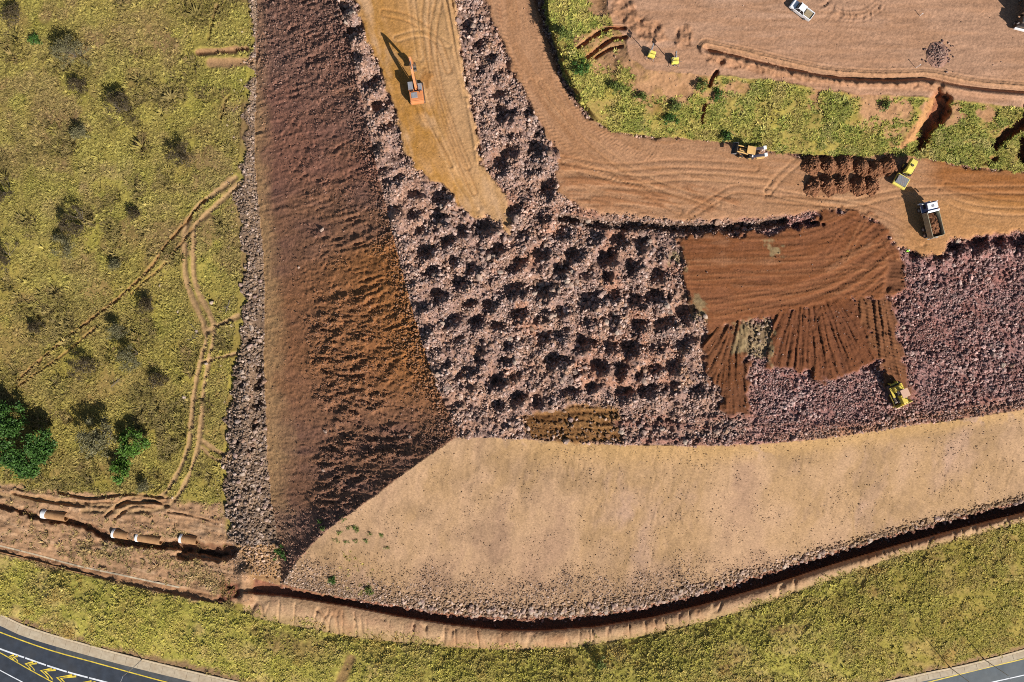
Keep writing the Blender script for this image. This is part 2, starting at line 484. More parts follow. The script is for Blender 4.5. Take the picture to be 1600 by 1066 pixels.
och = np.zeros(U.shape)
w, m = poly([(590, -20), (640, -20), (650, 40), (640, 90), (655, 140), (668, 200), (700, 270), (690, 300), (650, 250), (620, 160), (600, 80)], 14, 22, 26)
paint(w, m * 0.55 * (ZID[w] == 5) * (0.5 + n_mid[w]), S(180, 128, 58))
for k_, pts in enumerate(([(668, -20), (664, 40), (672, 100), (690, 170), (715, 240), (740, 300)], [(640, -20), (648, 40), (656, 90)], [(690, -20), (676, 60), (684, 130), (705, 200), (730, 260)], [(662, 150), (672, 180), (690, 225), (720, 290), (745, 325)], [(600, 20), (640, 30), (680, 60), (700, 110)], [(620, 60), (660, 52), (700, 70)])):
    w_t, d_t, a_t, s_t = pdist(smooth_poly(pts), 14)
    for off in (-5, 5):
        g_ = np.exp(-((d_t * s_t - off) / 1.7) ** 2) * (ZID[w_t] == 5)
        Z[w_t] -= 0.17 * g_
        paint(w_t, 0.4 * g_ * (0.3 + n_mid[w_t]), [S(158, 108, 58), S(214, 172, 124)][k_ % 2])
w, m = poly([(655, 125), (668, 140), (676, 120), (664, 105)], 3, 5, 6)
Z[w] += m * (fbm(U[w] / 5, V[w] / 5, 2, 235) - .4) * 0.7
paint(w, m * .7, S(166, 112, 54))
# ---- haul road
HAUL = [(752, -40), (760, 0), (775, 50), (800, 110), (822, 150), (850, 205), (872, 240), (868, 270), (872, 300), (905, 325), (1000, 340), (1100, 346), (1200, 342), (1225, 338), (1260, 330), (1310, 328), (1370, 345), (1400, 385), (1440, 400), (1470, 402), (1485, 372), (1600, 362), (1740, 355), (1740, 285), (1600, 268), (1520, 262), (1450, 248), (1395, 240), (1330, 246), (1260, 244), (1200, 236), (1140, 222), (1060, 215), (1000, 212), (950, 204), (915, 185), (895, 160), (872, 118), (856, 70), (842, 20), (834, -40)]
CL = smooth_poly([(796, -40), (806, 40), (832, 110), (866, 172), (915, 228), (990, 268), (1100, 286), (1250, 298), (1420, 305), (1740, 318)], 10)
w, m = poly(HAUL, 4.0, 7.0, 14)
_, d, arc, sg = pdist(CL, 120)
w2, d2, arc2, sg2 = pdist(CL, 140)
DD = np.full(U.shape, 300.0)
AA = np.zeros(U.shape)
DD[w2] = d2 * sg2
AA[w2] = arc2
hs = fbm(DD / 9 + n_mid * 1.4, AA / 70, 4, 131)
hs2 = fbm(DD / 3.5 + n_mid * 2.0, AA / 32, 3, 133)
hc = mixn(0.45 * hs[w] + 0.25 * hs2[w] + 0.3 * n_big[w], S(170, 124, 90), S(188, 142, 106), S(178, 130, 92), S(196, 152, 114))
paint(w, m, hc)
Z[w] = Z[w] * (1 - m) + m * (ZP + 0.7 + (hs[w] - .5) * 0.16 + (hs2[w] - .5) * 0.10 + (n_fin[w] - .5) * .12)
RK[w] = RK[w] * (1 - m) + m * 0.001
ZID[w][m > 0.5] = 6
# tyre lug prints down both edges of the haul road
for off in (-34, -27, 22):
    lug = m * np.exp(-((DD[w] - off) / 4) ** 2) * (0.5 + 0.5 * np.sin(AA[w] * 2 * math.pi / 6.0 + DD[w] * 0.6)) * (AA[w] < 420)
    Z[w] += lug * 0.16
# wetted strip at the far right
wet = m * ss(1430, 1480, U[w]) * ss(300, 270, V[w] - (U[w] - 1430) * 0.28) * (0.55 + 0.5 * fbm(DD[w] / 6, AA[w] / 50, 3, 135))
paint(w, np.clip(wet, 0, 1), S(160, 100, 48))
wet2 = m * ss(1380, 1440, U[w]) * ss(300, 320, V[w])
paint(w, wet2 * 0.5, S(202, 146, 84))
# churned soil where loads were turned (below the bend)
w, m2 = poly([(878, 240), (960, 270), (1080, 290), (1160, 310), (1150, 330), (1020, 334), (900, 318), (872, 290)], 8, 8)
tr = fbm(U[w] / 40, (V[w] - 0.12 * U[w] - 0.0006 * (U[w] - 980) ** 2) / 5.0, 3, 137)
Z[w] += m2 * (tr - .5) * 0.6
paint(w, m2 * ss(0.45, 0.6, tr) * 0.6, S(158, 104, 66))

for k_, pts in enumerate(([(830, 130), (880, 190), (940, 250), (1010, 300), (1060, 330)], [(845, 130), (892, 188), (952, 244), (1030, 290), (1120, 318)], [(880, 250), (960, 262), (1060, 256), (1180, 262)], [(900, 262), (990, 280), (1080, 276), (1200, 284)], [(1080, 335), (1120, 310), (1150, 296), (1200, 300)], [(1200, 300), (1320, 318), (1420, 300), (1600, 296)], [(1200, 310), (1330, 322), (1400, 345), (1440, 380)], [(1470, 300), (1500, 320), (1560, 330), (1640, 330)], [(1480, 290), (1540, 304), (1640, 312)], [(1250, 250), (1220, 275), (1200, 300)])):
    w_t, d_t, a_t, s_t = pdist(smooth_poly(pts), 14)
    for off in (-5.5, 5.5):
        Z[w_t] -= 0.16 * np.exp(-((d_t * s_t - off) / 1.8) ** 2)
        paint(w_t, 0.3 * np.exp(-((d_t * s_t - off) / 2.2) ** 2) * (0.4 + n_mid[w_t]), [S(160, 112, 74), S(206, 158, 114)][k_ % 2])
# trough between haul road and next layer
w, d, arc, sg = pdist(smooth_poly([(876, 340), (930, 350), (1000, 352), (1060, 356), (1120, 356), (1180, 352), (1222, 346)]), 26)
wb = 1 + (fbm(U[w] / 16, V[w] / 16, 2, 139) - .5)
Z[w] -= 2.0 * ss(9.5, 3.0, d / wb)
paint(w, ss(10, 6, d), S(140, 110, 92))
RK[w] = np.maximum(RK[w], ss(10, 6, d))
ZID[w][d < 9] = 4
w, d, arc, sg = pdist(smooth_poly([(1240, 354), (1262, 347), (1285, 346)]), 20)
Z[w] -= 1.5 * ss(7, 2.5, d)

# ---- graded layer and dozer fans
PATCH = [(1062, 372), (1120, 366), (1200, 362), (1245, 356), (1285, 352), (1270, 344), (1290, 332), (1330, 331), (1368, 345), (1395, 375), (1408, 415), (1405, 452), (1380, 466), (1340, 472), (1290, 482), (1240, 490), (1190, 497), (1150, 505), (1110, 520), (1105, 500), (1078, 475), (1064, 430)]
w, m = poly(PATCH, 4.0, 13.0, 14)
pu = U[w] - 1400
pv = V[w] - 360
curve = V[w] + 0.0026 * np.clip(U[w] - 1225, 0, 400) ** 2 + 0.0002 * (U[w] - 1150) ** 2
g1 = fbm(U[w] / 90, curve / 6, 4, 141)
paint(w, m, mixn(g1 * .55 + n_mid[w] * .45, S(128, 80, 52), S(146, 94, 62), S(136, 84, 50), S(158, 110, 78)))
Z[w] = Z[w] * (1 - m) + m * (ZP + 0.9 + (g1 - .5) * 0.5 + 0.06 * np.sin((U[w] + V[w] * .3) * 2 * math.pi / 4.9) * np.sin((curve + U[w] * .1) * 2 * math.pi / 4.9))
RK[w] = RK[w] * (1 - m) + m * 0.004
ZID[w][m > 0.5] = 7
for k_, pts in enumerate(([(1404, 400), (1330, 432), (1230, 452), (1110, 474)], [(1406, 425), (1350, 456), (1260, 478), (1180, 490)], [(1392, 380), (1300, 402), (1150, 408), (1066, 412)], [(1402, 445), (1394, 400), (1368, 352), (1330, 340)], [(1400, 410), (1320, 420), (1200, 428), (1066, 436)], [(1380, 365), (1280, 378), (1160, 384), (1066, 388)], [(1400, 430), (1340, 446), (1240, 464), (1120, 492)], [(1330, 345), (1310, 370), (1290, 400)], [(1350, 345), (1335, 375), (1320, 405)])):
    w_t, d_t, a_t, s_t = pdist(smooth_poly(pts), 12)
    for off in (-4, 4):
        g_ = np.exp(-((d_t * s_t - off) / 1.5) ** 2) * (ZID[w_t] == 7)
        Z[w_t] += 0.15 * g_ * (0.5 + 0.5 * np.sin(a_t * 2 * math.pi / 4.3))
        paint(w_t, 0.45 * g_ * (0.3 + n_mid[w_t]), [S(178, 124, 84), S(108, 66, 42)][k_ % 2])
FANS = [([(1108, 518), (1150, 500), (1172, 515), (1168, 560), (1160, 600), (1130, 602), (1100, 592)], (1160, 470), S(120, 75, 46)),
        ([(1128, 565), (1150, 555), (1176, 560), (1174, 600), (1168, 648), (1140, 650), (1124, 636)], (1150, 300), S(116, 72, 44)),
        ([(1206, 488), (1290, 474), (1332, 462), (1356, 478), (1368, 520), (1384, 560), (1340, 580), (1290, 596), (1262, 582), (1225, 580), (1200, 572)], (1262, 400), S(120, 73, 44)),
        ([(1338, 474), (1392, 462), (1400, 520), (1414, 570), (1424, 610), (1420, 634), (1392, 636), (1380, 590), (1362, 530)], (1330, 200), S(128, 84, 54))]
for pts, ctr, c in FANS:
    w, m = poly(pts, 4.0, 13.0, 12, 9)
    ang = np.arctan2(U[w] - ctr[0], V[w] - ctr[1])
    rad = np.hypot(U[w] - ctr[0], V[w] - ctr[1])
    ridge = fbm(ang * rad.mean() / 3.7 + n_mid[w] * 1.2, rad / 50, 3, 151)
    m = m * (0.9 + 0.1 * ridge)
    paint(w, m, np.array(c) * (0.85 + 0.4 * ridge[..., None]))
    Z[w] = Z[w] * (1 - m) + m * (ZP + 0.75 + (ridge - .5) * 0.85 + (n_fin[w] - .5) * .35)
    RK[w] = RK[w] * (1 - m) ** 2 + m * 0.03
    ZID[w][m > 0.5] = 7
# cleats of the crawler in the fresh strip
w, m = poly(FANS[3][0], 2.0)
Z[w] += m * 0.07 * np.sin((V[w] * 0.95 - U[w] * 0.3) * 2 * math.pi / 5.0)
# grey fines
for pts in ([(1150, 508), (1180, 498), (1205, 500), (1208, 530), (1200, 568), (1178, 556), (1160, 556), (1148, 548)], [(1068, 470), (1090, 462), (1104, 482), (1100, 496), (1080, 490)], [(1052, 395), (1066, 392), (1072, 412), (1060, 420), (1050, 412)], [(1185, 370), (1215, 385), (1225, 400), (1205, 398)]):
    w, m = poly(pts, 4, 16, 9)
    paint(w, m * 0.8, mixn(n_fin[w], S(140, 120, 86), S(166, 146, 106)))
    RK[w] *= 1 - 0.5 * m
for pts in ([(815, 650), (860, 640), (925, 632), (968, 640), (970, 690), (900, 692), (830, 684)], [(1388, 405), (1412, 408), (1415, 432), (1418, 452), (1384, 455)]):
    w, m = poly(pts, 4, 6, 12)
    st = fbm(U[w] / 60, V[w] / 5, 3, 161)
    paint(w, m, mixn(st, *( (S(118, 80, 46), S(156, 114, 70)) if pts[0][0] < 1000 else (S(100, 64, 42), S(134, 88, 60)) )))
    Z[w] = Z[w] * (1 - m) + m * (ZP + (st - .5) * 0.9)
    RK[w] *= 1 - 0.85 * m
# rolled bands along the front of the rock field
w, m = poly([(960, 640), (1100, 642), (1250, 652), (1400, 655), (1500, 632), (1600, 610), (1720, 600), (1720, 622), (1600, 640), (1420, 664), (1280, 685), (1080, 696), (960, 694)], 6, 6)
st = fbm(U[w] / 90, (V[w] + 0.0002 * (U[w] - 1100) ** 2) / 6, 3, 163)
Z[w] += m * (st - .5) * 0.7
paint(w, m * ss(.5, .62, st) * .7, S(160, 112, 96))

# ---- bank and pad at the upper right
BFOOT = [(846, -40), (852, 20), (866, 70), (882, 118), (905, 160), (925, 185), (955, 204), (1000, 212), (1060, 215), (1140, 222), (1200, 236), (1260, 243), (1330, 245), (1395, 239), (1450, 247), (1520, 261), (1600, 267), (1740, 284)]
BTOP = [(948, -40), (950, 10), (958, 40), (978, 62), (984, 90), (1010, 108), (1100, 116), (1200, 124), (1260, 136), (1340, 146), (1420, 150), (1500, 156), (1600, 168), (1740, 184)]
up = [(846, -400), (846, -40)] + BFOOT[1:] + [(3000, 420), (3000, -400)]
up_w, up_m = poly([(846, -9000)] + BFOOT + [(9000, 900), (9000, -9000)], 1.5, 2.0)
pad_w, pad_m = poly([(948, -9000)] + BTOP + [(9000, 1100), (9000, -9000)], 2.0, 3.0)
w, df, af, sf = pdist(BFOOT, 300)
w_, dt, at, st_ = pdist(BTOP, 300)
DF = np.full(U.shape, 300.0)
DT = np.full(U.shape, 300.0)
DF[w] = df
DT[w_] = dt
UPM = np.zeros(U.shape)
PDM = np.zeros(U.shape)
UPM[up_w] = up_m
PDM[pad_w] = pad_m
tbk = DF / (DF + DT + 1e-6)
steep = ss(960, 900, U)
zb = (ZP + 0.7) + (ZPAD - ZP - 0.7) * (tbk * (1 - 0.75 * steep) + 0.75 * steep * ss(0, 8, DF))
bank = UPM * (1 - PDM)
Z = Z * (1 - UPM) + UPM * np.where(PDM > 0.5, ZPAD, zb + (n_mid - .5) * 0.9 + (n_fin - .5) * .3)
ZID[(UPM > 0.5)] = 8
bc = mixn(n_mid, S(170, 128, 90), S(186, 142, 104), S(150, 120, 66))
paint(ALL, bank, bc)
RK = RK * (1 - UPM) + UPM * (0.012 * (1 - PDM) + 0.0012 * PDM)
gb = ss(0.40, 0.5, fbm(U / 55, V / 40, 4, 171) * 0.6 + 0.4 * n_mid + 0.12 * ss(0.75, 0.3, tbk) - 0.25 * ss(0.5, 0.9, tbk) * ss(980, 1010, U) * ss(1110, 1060, U))
gb = np.maximum(gb, ss(0.62, 0.45, tbk + (n_mid - .5) * .3) * 0.8)
bare_b = np.zeros(U.shape)
w, m = poly([(985, 100), (1040, 112), (1100, 118), (1110, 132), (1080, 150), (1060, 168), (1020, 180), (990, 160), (975, 135)], 8, 10)
bare_b[w] = np.maximum(bare_b[w], m)
w, m = poly([(1340, 150), (1420, 155), (1425, 190), (1400, 235), (1370, 215), (1335, 200), (1345, 175)], 8, 12)
bare_b[w] = np.maximum(bare_b[w], m * 0.8)
w, m = poly([(895, 60), (945, 35), (975, 55), (985, 90), (960, 130), (925, 110), (905, 85)], 6, 8)
bare_b[w] = np.maximum(bare_b[w], m * 0.95)
gcov = bank * gb * (1 - 0.9 * bare_b)
paint(ALL, np.clip(gcov, 0, 1) * .75, mixn(n_mid, S(140, 132, 58), S(172, 160, 74)))
GR = GR * (1 - UPM) + bank * gb * (1 - 0.9 * bare_b) * 1.3 * (DT > 5)
# pad
ZID[PDM > 0.5] = 9
pc = mixn(n_big * .5 + fbm((U + V * .2) / 120, V / 14, 3, 173) * .5, S(176, 136, 108), S(192, 150, 120), S(184, 140, 108), S(194, 154, 126))
paint(ALL, PDM, pc)
Z += PDM * ((fbm(U / 80, V / 9, 3, 175) - .5) * 0.22 + (n_fin - .5) * .12)
GR = GR * (1 - PDM)
# churned soil near the lighting towers
for pts in ([(962, -20), (985, 0), (1000, 25), (1035, 40), (1042, 60), (1018, 70), (995, 55), (975, 40), (955, 20)], [(1058, 45), (1075, 38), (1085, 60), (1078, 75), (1055, 70)], [(1110, 78), (1200, 98), (1300, 120), (1420, 126), (1480, 130), (1480, 142), (1400, 138), (1300, 132), (1200, 118), (1105, 98)]):
    w, m = poly(pts, 4, 5, 9)
    Z[w] += m * (fbm(U[w] / 9, V[w] / 9, 3, 177) - .42) * 1.5
    paint(w, m * .5, S(172, 124, 88))
# arc of tyre marks
w, d, arc, sg = pdist(smooth_poly([(1280, -10), (1295, 12), (1320, 24), (1350, 22), (1372, 8)]), 14)
Z[w] += 0.30 * np.exp(-(d / 10) ** 2) * (fbm(arc / 3.2 + d * .12, d / 14, 2, 237) - .5) * 2
for rr_ in (-9, -3, 4, 10):
    Z[w] -= 0.10 * np.exp(-((d * sg - rr_) / 1.6) ** 2)
# table drain along the pad edge: shallow cut with a windrow beside it
BERM = smooth_poly([(1104, 76), (1150, 86), (1200, 98), (1260, 112), (1310, 120), (1380, 124), (1450, 122), (1490, 130), (1540, 138), (1640, 146), (1740, 156)])
w, d, arc, sg = pdist(BERM, 26)
sd = d * sg
Z[w] -= 0.9 * np.exp(-((sd - 0) / 2.8) ** 2)
Z[w] += 0.75 * np.exp(-((sd - 8) / 4.0) ** 2) + 0.35 * np.exp(-((sd + 8) / 3.0) ** 2) * (0.35 + 1.1 * fbm(arc / 5, sd / 5, 2, 239))
Z[w] += 0.10 * np.sin(sd * 2 * math.pi / 4.5) * ss(-22, -16, sd) * ss(-2, -6, sd)
paint(w, np.exp(-((sd + 9) / 6) ** 2) * .5, S(200, 150, 106))


def gully(pts, wid, dep, c=None):
    w, d, arc, sg = pdist(smooth_poly(pts), wid * 3)
    wb_ = wid * (0.75 + 0.6 * fbm(arc / 14, arc * 0, 2, 179))
    prof = ss(wb_, wb_ * 0.45, d)
    Z[w] -= dep * prof
    GR[w] *= 1 - ss(wb_ * 1.3, wb_ * .9, d)
    if c is not None:
        paint(w, prof, c)


soilr = S(172, 112, 80)


def pitpoly(pts, dep, c, soft=5, wob=6):
    w, m = poly(pts, soft, wob, 11, 17)
    Z[w] -= dep * m * (0.75 + 0.5 * fbm(U[w] / 10, V[w] / 10, 3, 219))
    GR[w] *= 1 - m
    paint(w, m, c)


pitpoly([(1466, 141), (1488, 152), (1482, 172), (1468, 192), (1452, 216), (1440, 234), (1424, 236), (1430, 222), (1438, 202), (1446, 184), (1450, 164)], 2.5, soilr, 6, 7)
w, m = poly([(1452, 160), (1462, 150), (1444, 190), (1430, 218), (1410, 234), (1402, 230), (1424, 200)], 3, 4)
paint(w, m, S(200, 148, 98))
GR[w] *= 1 - m
pitpoly([(1606, 158), (1588, 186), (1566, 204), (1544, 230), (1556, 234), (1582, 212), (1606, 196)], 2.6, soilr, 4, 4)
pitpoly([(1606, 203), (1593, 216), (1588, 236), (1590, 256), (1606, 264)], 2.6, soilr, 4, 4)
pitpoly([(1530, 256), (1545, 246), (1560, 246), (1552, 256)], 1.2, soilr, 4, 3)
gully([(1120, 112), (1112, 124), (1108, 134)], 4, 1.2, soilr)
gully([(1101, 164), (1098, 178), (1096, 192)], 4, 1.0, soilr)
gully([(976, 44), (952, 44), (928, 56), (902, 76)], 4, 1.1, S(178, 120, 84))
gully([(978, 58), (955, 62), (932, 78), (914, 92)], 4, 1.1, S(178, 120, 84))
gully([(972, 72), (950, 78), (930, 90)], 3, .9, S(178, 120, 84))

# ---- drain trench below the front slope
m_tr = (V > vt - 2) & (V < sl) & (U > 372) & (U < 4000)
wd = sl - vt
tt = (V - vt) / np.maximum(wd, 4)
jag = (fbm(U / 7, V / 12, 4, 181) - .5) * 0.75
prof = ss(-0.05, 0.22, tt + jag) * ss(1.02, 0.93, tt)
Z -= np.where(m_tr, prof * np.interp(U, [372, 395, 500, 1200, 1600], [0.0, 1.4, 2.4, 3.4, 3.2]), 0)
ZID[m_tr] = 10
C3[m_tr] = mixn(n_mid, S(150, 100, 76), S(160, 110, 84))[m_tr]
RK = np.where(m_tr, 1.1 * ss(.45, .15, tt + jag * .4) * ss(520, 600, U) + 0.05, RK)
RS = np.where(m_tr, 0.46, RS)
GR[m_tr] = 0
leak = (U > 366) & (U < 520) & (V > 850) & (V < vt + 1) & ~on_emb
paint(ALL, leak.astype(float), mixn(n_mid, S(160, 122, 84), S(184, 144, 102)))
# earth plug at the trench's head
w, d, arc, sg = pdist([(384, 896), (384, 936)], 20)
Z[w] += 1.2 * ss(15, 4, d + (n_mid[w] - .5) * 10)
paint(w, ss(14, 6, d + (n_mid[w] - .5) * 10), S(172, 134, 92))
RK[w] *= ss(6, 12, d)

w, m = poly([(340, 845), (440, 850), (480, 885), (430, 905), (365, 905)], 8, 12)
RK[w] = np.maximum(RK[w], m * .45)
RS[w] = np.where(m > .3, 0.42, RS[w])
# ---- bare strip with the pipe trench, lower left
w, m = poly([(-300, 735), (0, 752), (60, 764), (140, 768), (220, 775), (262, 780), (345, 788), (360, 840), (392, 900), (396, 940), (340, 943), (270, 930), (180, 910), (90, 890), (0, 864), (-300, 800)], 5, 8, 16)
ec = mixn(fbm((U[w] - V[w] * .2) / 30, (V[w] - U[w] * .2) / 8, 4, 191), S(158, 122, 90), S(188, 148, 112), S(168, 130, 96), S(198, 160, 124))
paint(w, m, ec)
Z[w] += m * ((fbm((U[w]) / 26, (V[w] - U[w] * .12) / 7, 3, 193) - .5) * 0.7 + (n_fin[w] - .5) * .3)
GR[w] *= 1 - m * (0.93 - 0.35 * ss(.55, .65, n_mid[w]))
RK[w] = np.maximum(RK[w], m * 0.03)
ZID[w][(m > 0.5)] = 12


def rut(pts, wid=3.2, dep=0.35, c=S(176, 142, 102), k=0.9, gk=1.0):
    w, d, arc, sg = pdist(smooth_poly(pts), wid * 4)
    wb_ = wid * (0.7 + 0.6 * fbm(arc / 20, arc * 0 + wid, 2, 201))
    Z[w] += -dep * np.exp(-(d / wb_) ** 2) + dep * 0.35 * np.exp(-((d - 1.9 * wb_) / wb_) ** 2)
    mk = ss(wb_ * 1.7, wb_ * .7, d)
    paint(w, mk * k, c)
    GR[w] *= 1 - gk * ss(wb_ * 2.4, wb_ * 1.2, d)


LT = [(368, 278), (338, 300), (308, 325), (292, 350), (289, 390), (290, 430), (300, 465), (316, 500), (322, 530), (314, 560), (304, 610), (300, 650), (294, 700), (275, 745), (252, 775), (215, 786), (150, 790), (90, 784), (20, 776), (-60, 770)]
rut(LT, 3.3, 0.35)
rut([(376, 286), (350, 310), (318, 340), (304, 356), (303, 395), (303, 430), (312, 460), (328, 492), (336, 520), (328, 556), (319, 610), (315, 655), (308, 706), (290, 755), (268, 786), (240, 797), (190, 800), (130, 798)], 3.3, 0.35)
rut([(318, 690), (338, 704), (360, 716)], 3, 0.3)
rut([(316, 700), (334, 716), (352, 722)], 2.5, 0.3)
rut([(326, 518), (345, 508), (372, 494)], 3.5, 0.4)
rut([(316, 566), (340, 560), (370, 552)], 2.5, 0.4)
rut([(320, 312), (292, 345), (262, 380), (240, 412), (222, 432), (190, 462), (160, 486), (120, 516), (80, 548), (30, 592)], 2.2, 0.55, S(160, 122, 78))
rut([(300, 358), (280, 385), (250, 420), (226, 440), (205, 460)], 2.0, 0.4, S(160, 122, 78), 0.6)
rut([(150, 512), (110, 545), (70, 575), (25, 605)], 2.0, 0.4, S(160, 122, 78), 0.6)
for k, pts in enumerate(([(90, 768), (140, 778), (200, 772), (260, 778)], [(60, 776), (120, 785), (180, 784), (262, 784)], [(165, 806), (190, 786), (215, 778), (262, 790)], [(180, 810), (205, 792), (240, 792)], [(20, 770), (70, 782), (130, 791)])):
    rut(pts, 2.4, 0.6, S(176, 134, 94), 0.5)
rut([(310, 82), (345, 80), (385, 76)], 4.0, 0.8, S(168, 128, 94))
rut([(330, 98), (365, 98), (392, 96)], 6.0, 0.3, S(174, 134, 98))
rut([(345, 190), (352, 160), (358, 150)], 2.5, 0.5, S(110, 90, 50), .5)
rut([(326, 60), (334, 30), (340, 10)], 2.5, 0.5, S(110, 90, 50), .5)
rut([(262, 800), (300, 806), (340, 818)], 1.6, 0.4, S(150, 110, 76), .5)
# pipe trench
TRN = smooth_poly([(-60, 782), (0, 791), (40, 800), (64, 810), (100, 812), (135, 822), (160, 834), (200, 847), (240, 851), (290, 852), (330, 858), (362, 862)])
w, d, arc, sg = pdist(TRN, 30)
wb_ = np.interp(U[w], [0, 100, 270, 300, 360], [4.5, 6, 8, 11, 12])
d = d + (fbm(U[w] / 8, V[w] / 8, 3, 245) - .5) * 9
Z[w] -= ss(wb_ * 1.1, wb_ * .55, d) * np.interp(U[w], [0, 100, 270, 300], [1.0, 1.5, 1.9, 2.4])
paint(w, ss(wb_, wb_ * .6, d), S(146, 106, 78))
w, d, arc, sg = pdist(smooth_poly([(285, 866), (320, 868), (350, 872)]), 20)
d = d + (fbm(U[w] / 8, V[w] / 8, 3, 247) - .5) * 12
Z[w] -= ss(10, 4, d) * 1.8
# lined channel
CHN = smooth_poly([(-80, 840), (0, 857), (90, 880), (180, 903), (270, 922), (300, 928), (345, 938)])
w, d, arc, sg = pdist(CHN, 16)
Z[w] -= ss(7.5, 5.0, d) * 0.65
paint(w, ss(7, 5, d), S(168, 126, 92))
GR[w] *= ss(4, 10, d)
# gully at channel end
w, m = poly([(346, 905), (372, 912), (376, 930), (360, 945), (340, 940)], 4, 5, 8)
paint(w, m, S(136, 88, 66))
Z[w] += m * (fbm(U[w] / 6, V[w] / 6, 2, 195) - .7) * 1.6

# bare footpath in the verge and a bare patch
rut([(548, 1030), (540, 1048), (528, 1075)], 6, 0.1, S(168, 132, 88), 0.9, .95)
w, m = poly([(400, 985), (500, 1000), (540, 1018), (470, 1030), (410, 1015)], 10, 12)
GR[w] *= 1 - m * .4
paint(w, m * .7, S(166, 134, 84))

GA = np.select([ZID == 2, ZID == 3, ZID == 4, ZID == 1, ZID == 0, ZID == 11, ZID == 8, ZID == 12, ZID == 10, ZID == 7], [0.26, 0.11, 0.40, 0.3, 0.16, 0.16, 0.16, 0.14, 0.10, 0.07], 0.05)
g1_ = n_px + np.roll(n_px, 1, 1) * .6 + np.roll(n_px, 1, 0) * .6 + np.roll(n_px, (1, 1), (0, 1)) * .4
Z += (g1_ / 2.6 - .5) * 1.6 * GA
# level the ground under the tracked and wheeled machines
ZSM = Z.copy()


def zat(u, v):
    i = np.clip(np.searchsorted(UA, u) - 1, 0, NX - 2)
    j = np.clip(np.searchsorted(VA, v) - 1, 0, NY - 2)
    a = (u - UA[i]) / (UA[i + 1] - UA[i])
    b = (v - VA[j]) / (VA[j + 1] - VA[j])
    return (Z[j, i] * (1 - a) + Z[j, i + 1] * a) * (1 - b) + (Z[j + 1, i] * (1 - a) + Z[j + 1, i + 1] * a) * b


PADS = [(645, 132, 22), (1170, 235, 22), (1416, 268, 20), (1453, 345, 26), (1404, 614, 20), (1253, 16, 22), (1018, 86, 9), (1054, 97, 9), (1612, 30, 30)]
for (pu_, pv_, pr_) in PADS:
    w = win(pu_ - pr_ * 1.6, pv_ - pr_ * 1.6, pu_ + pr_ * 1.6, pv_ + pr_ * 1.6)
    d = np.hypot(U[w] - pu_, V[w] - pv_)
    z0 = float(np.median(Z[w][d < pr_]))
    k = ss(pr_ * 1.4, pr_ * 0.8, d) * 0.92
    Z[w] = Z[w] * (1 - k) + z0 * k
    RK[w] *= 1 - ss(pr_ * 1.2, pr_ * 0.8, d)

# fine speckle of soil
spk = np.select([ZID == 4, ZID == 1, ZID == 2, ZID == 3], [0.85, 0.7, 0.35, 0.22], 0.2)
C3 *= (1 - spk / 2 + spk * n_px)[..., None]
C3 *= (0.88 + 0.24 * n_fin)[..., None]
C3 = np.clip(C3, 0.005, 0.9)


# ------------------------------------------------------------------ materials
def mat(name, color=(0.5, 0.5, 0.5), rough=0.6, metal=0.0, var=0.12, scale=6.0, bump=0.0, dirt=None, dirt_amt=0.0, attr=None, inst=None, coat=0.0, spec=0.5):
    m = bpy.data.materials.new(name)
    m.use_nodes = True
    nt = m.node_tree
    b = nt.nodes['Principled BSDF']
    b.inputs['Roughness'].default_value = rough
    b.inputs['Metallic'].default_value = metal
    b.inputs['Specular IOR Level'].default_value = spec
    b.inputs['Coat Weight'].default_value = coat
    tc_ = nt.nodes.new('ShaderNodeTexCoord')
    nz = nt.nodes.new('ShaderNodeTexNoise')
    nz.inputs['Scale'].default_value = scale
    nz.inputs['Detail'].default_value = 5.0
    nt.links.new(tc_.outputs['Object'], nz.inputs['Vector'])
    mr = nt.nodes.new('ShaderNodeMapRange')
    mr.inputs['From Min'].default_value = 0.3
    mr.inputs['From Max'].default_value = 0.7
    mr.inputs['To Min'].default_value = 1 - var
    mr.inputs['To Max'].default_value = 1 + var
    nt.links.new(nz.outputs['Fac'], mr.inputs['Value'])
    mul = nt.nodes.new('ShaderNodeMix')
    mul.data_type = 'RGBA'
    mul.blend_type = 'MULTIPLY'
    mul.inputs['Factor'].default_value = 1.0
    if attr or inst:
        at_ = nt.nodes.new('ShaderNodeAttribute')
        at_.attribute_name = attr or inst
        at_.attribute_type = 'GEOMETRY' if attr else 'INSTANCER'
        nt.links.new(at_.outputs['Color'], mul.inputs[6])
    else:
        mul.inputs[6].default_value = (*color, 1)
    nt.links.new(mr.outputs[0], mul.inputs[7])
    out = mul.outputs[2]
    if dirt is not None:
        n2 = nt.nodes.new('ShaderNodeTexNoise')
        n2.inputs['Scale'].default_value = scale * 0.35
        n2.inputs['Detail'].default_value = 6.0
        nt.links.new(tc_.outputs['Object'], n2.inputs['Vector'])
        m2_ = nt.nodes.new('ShaderNodeMapRange')
        m2_.inputs['From Min'].default_value = 0.42
        m2_.inputs['From Max'].default_value = 0.68
        m2_.inputs['To Max'].default_value = dirt_amt
        nt.links.new(n2.outputs['Fac'], m2_.inputs['Value'])
        mx = nt.nodes.new('ShaderNodeMix')
        mx.data_type = 'RGBA'
        nt.links.new(m2_.outputs[0], mx.inputs['Factor'])
        nt.links.new(out, mx.inputs[6])
        mx.inputs[7].default_value = (*dirt, 1)
        out = mx.outputs[2]
    nt.links.new(out, b.inputs['Base Color'])
    if bump:
        bp = nt.nodes.new('ShaderNodeBump')
        bp.inputs['Strength'].default_value = 1.0
        bp.inputs['Distance'].default_value = bump
        nt.links.new(nz.outputs['Fac'], bp.inputs['Height'])
        nt.links.new(bp.outputs[0], b.inputs['Normal'])
    return m


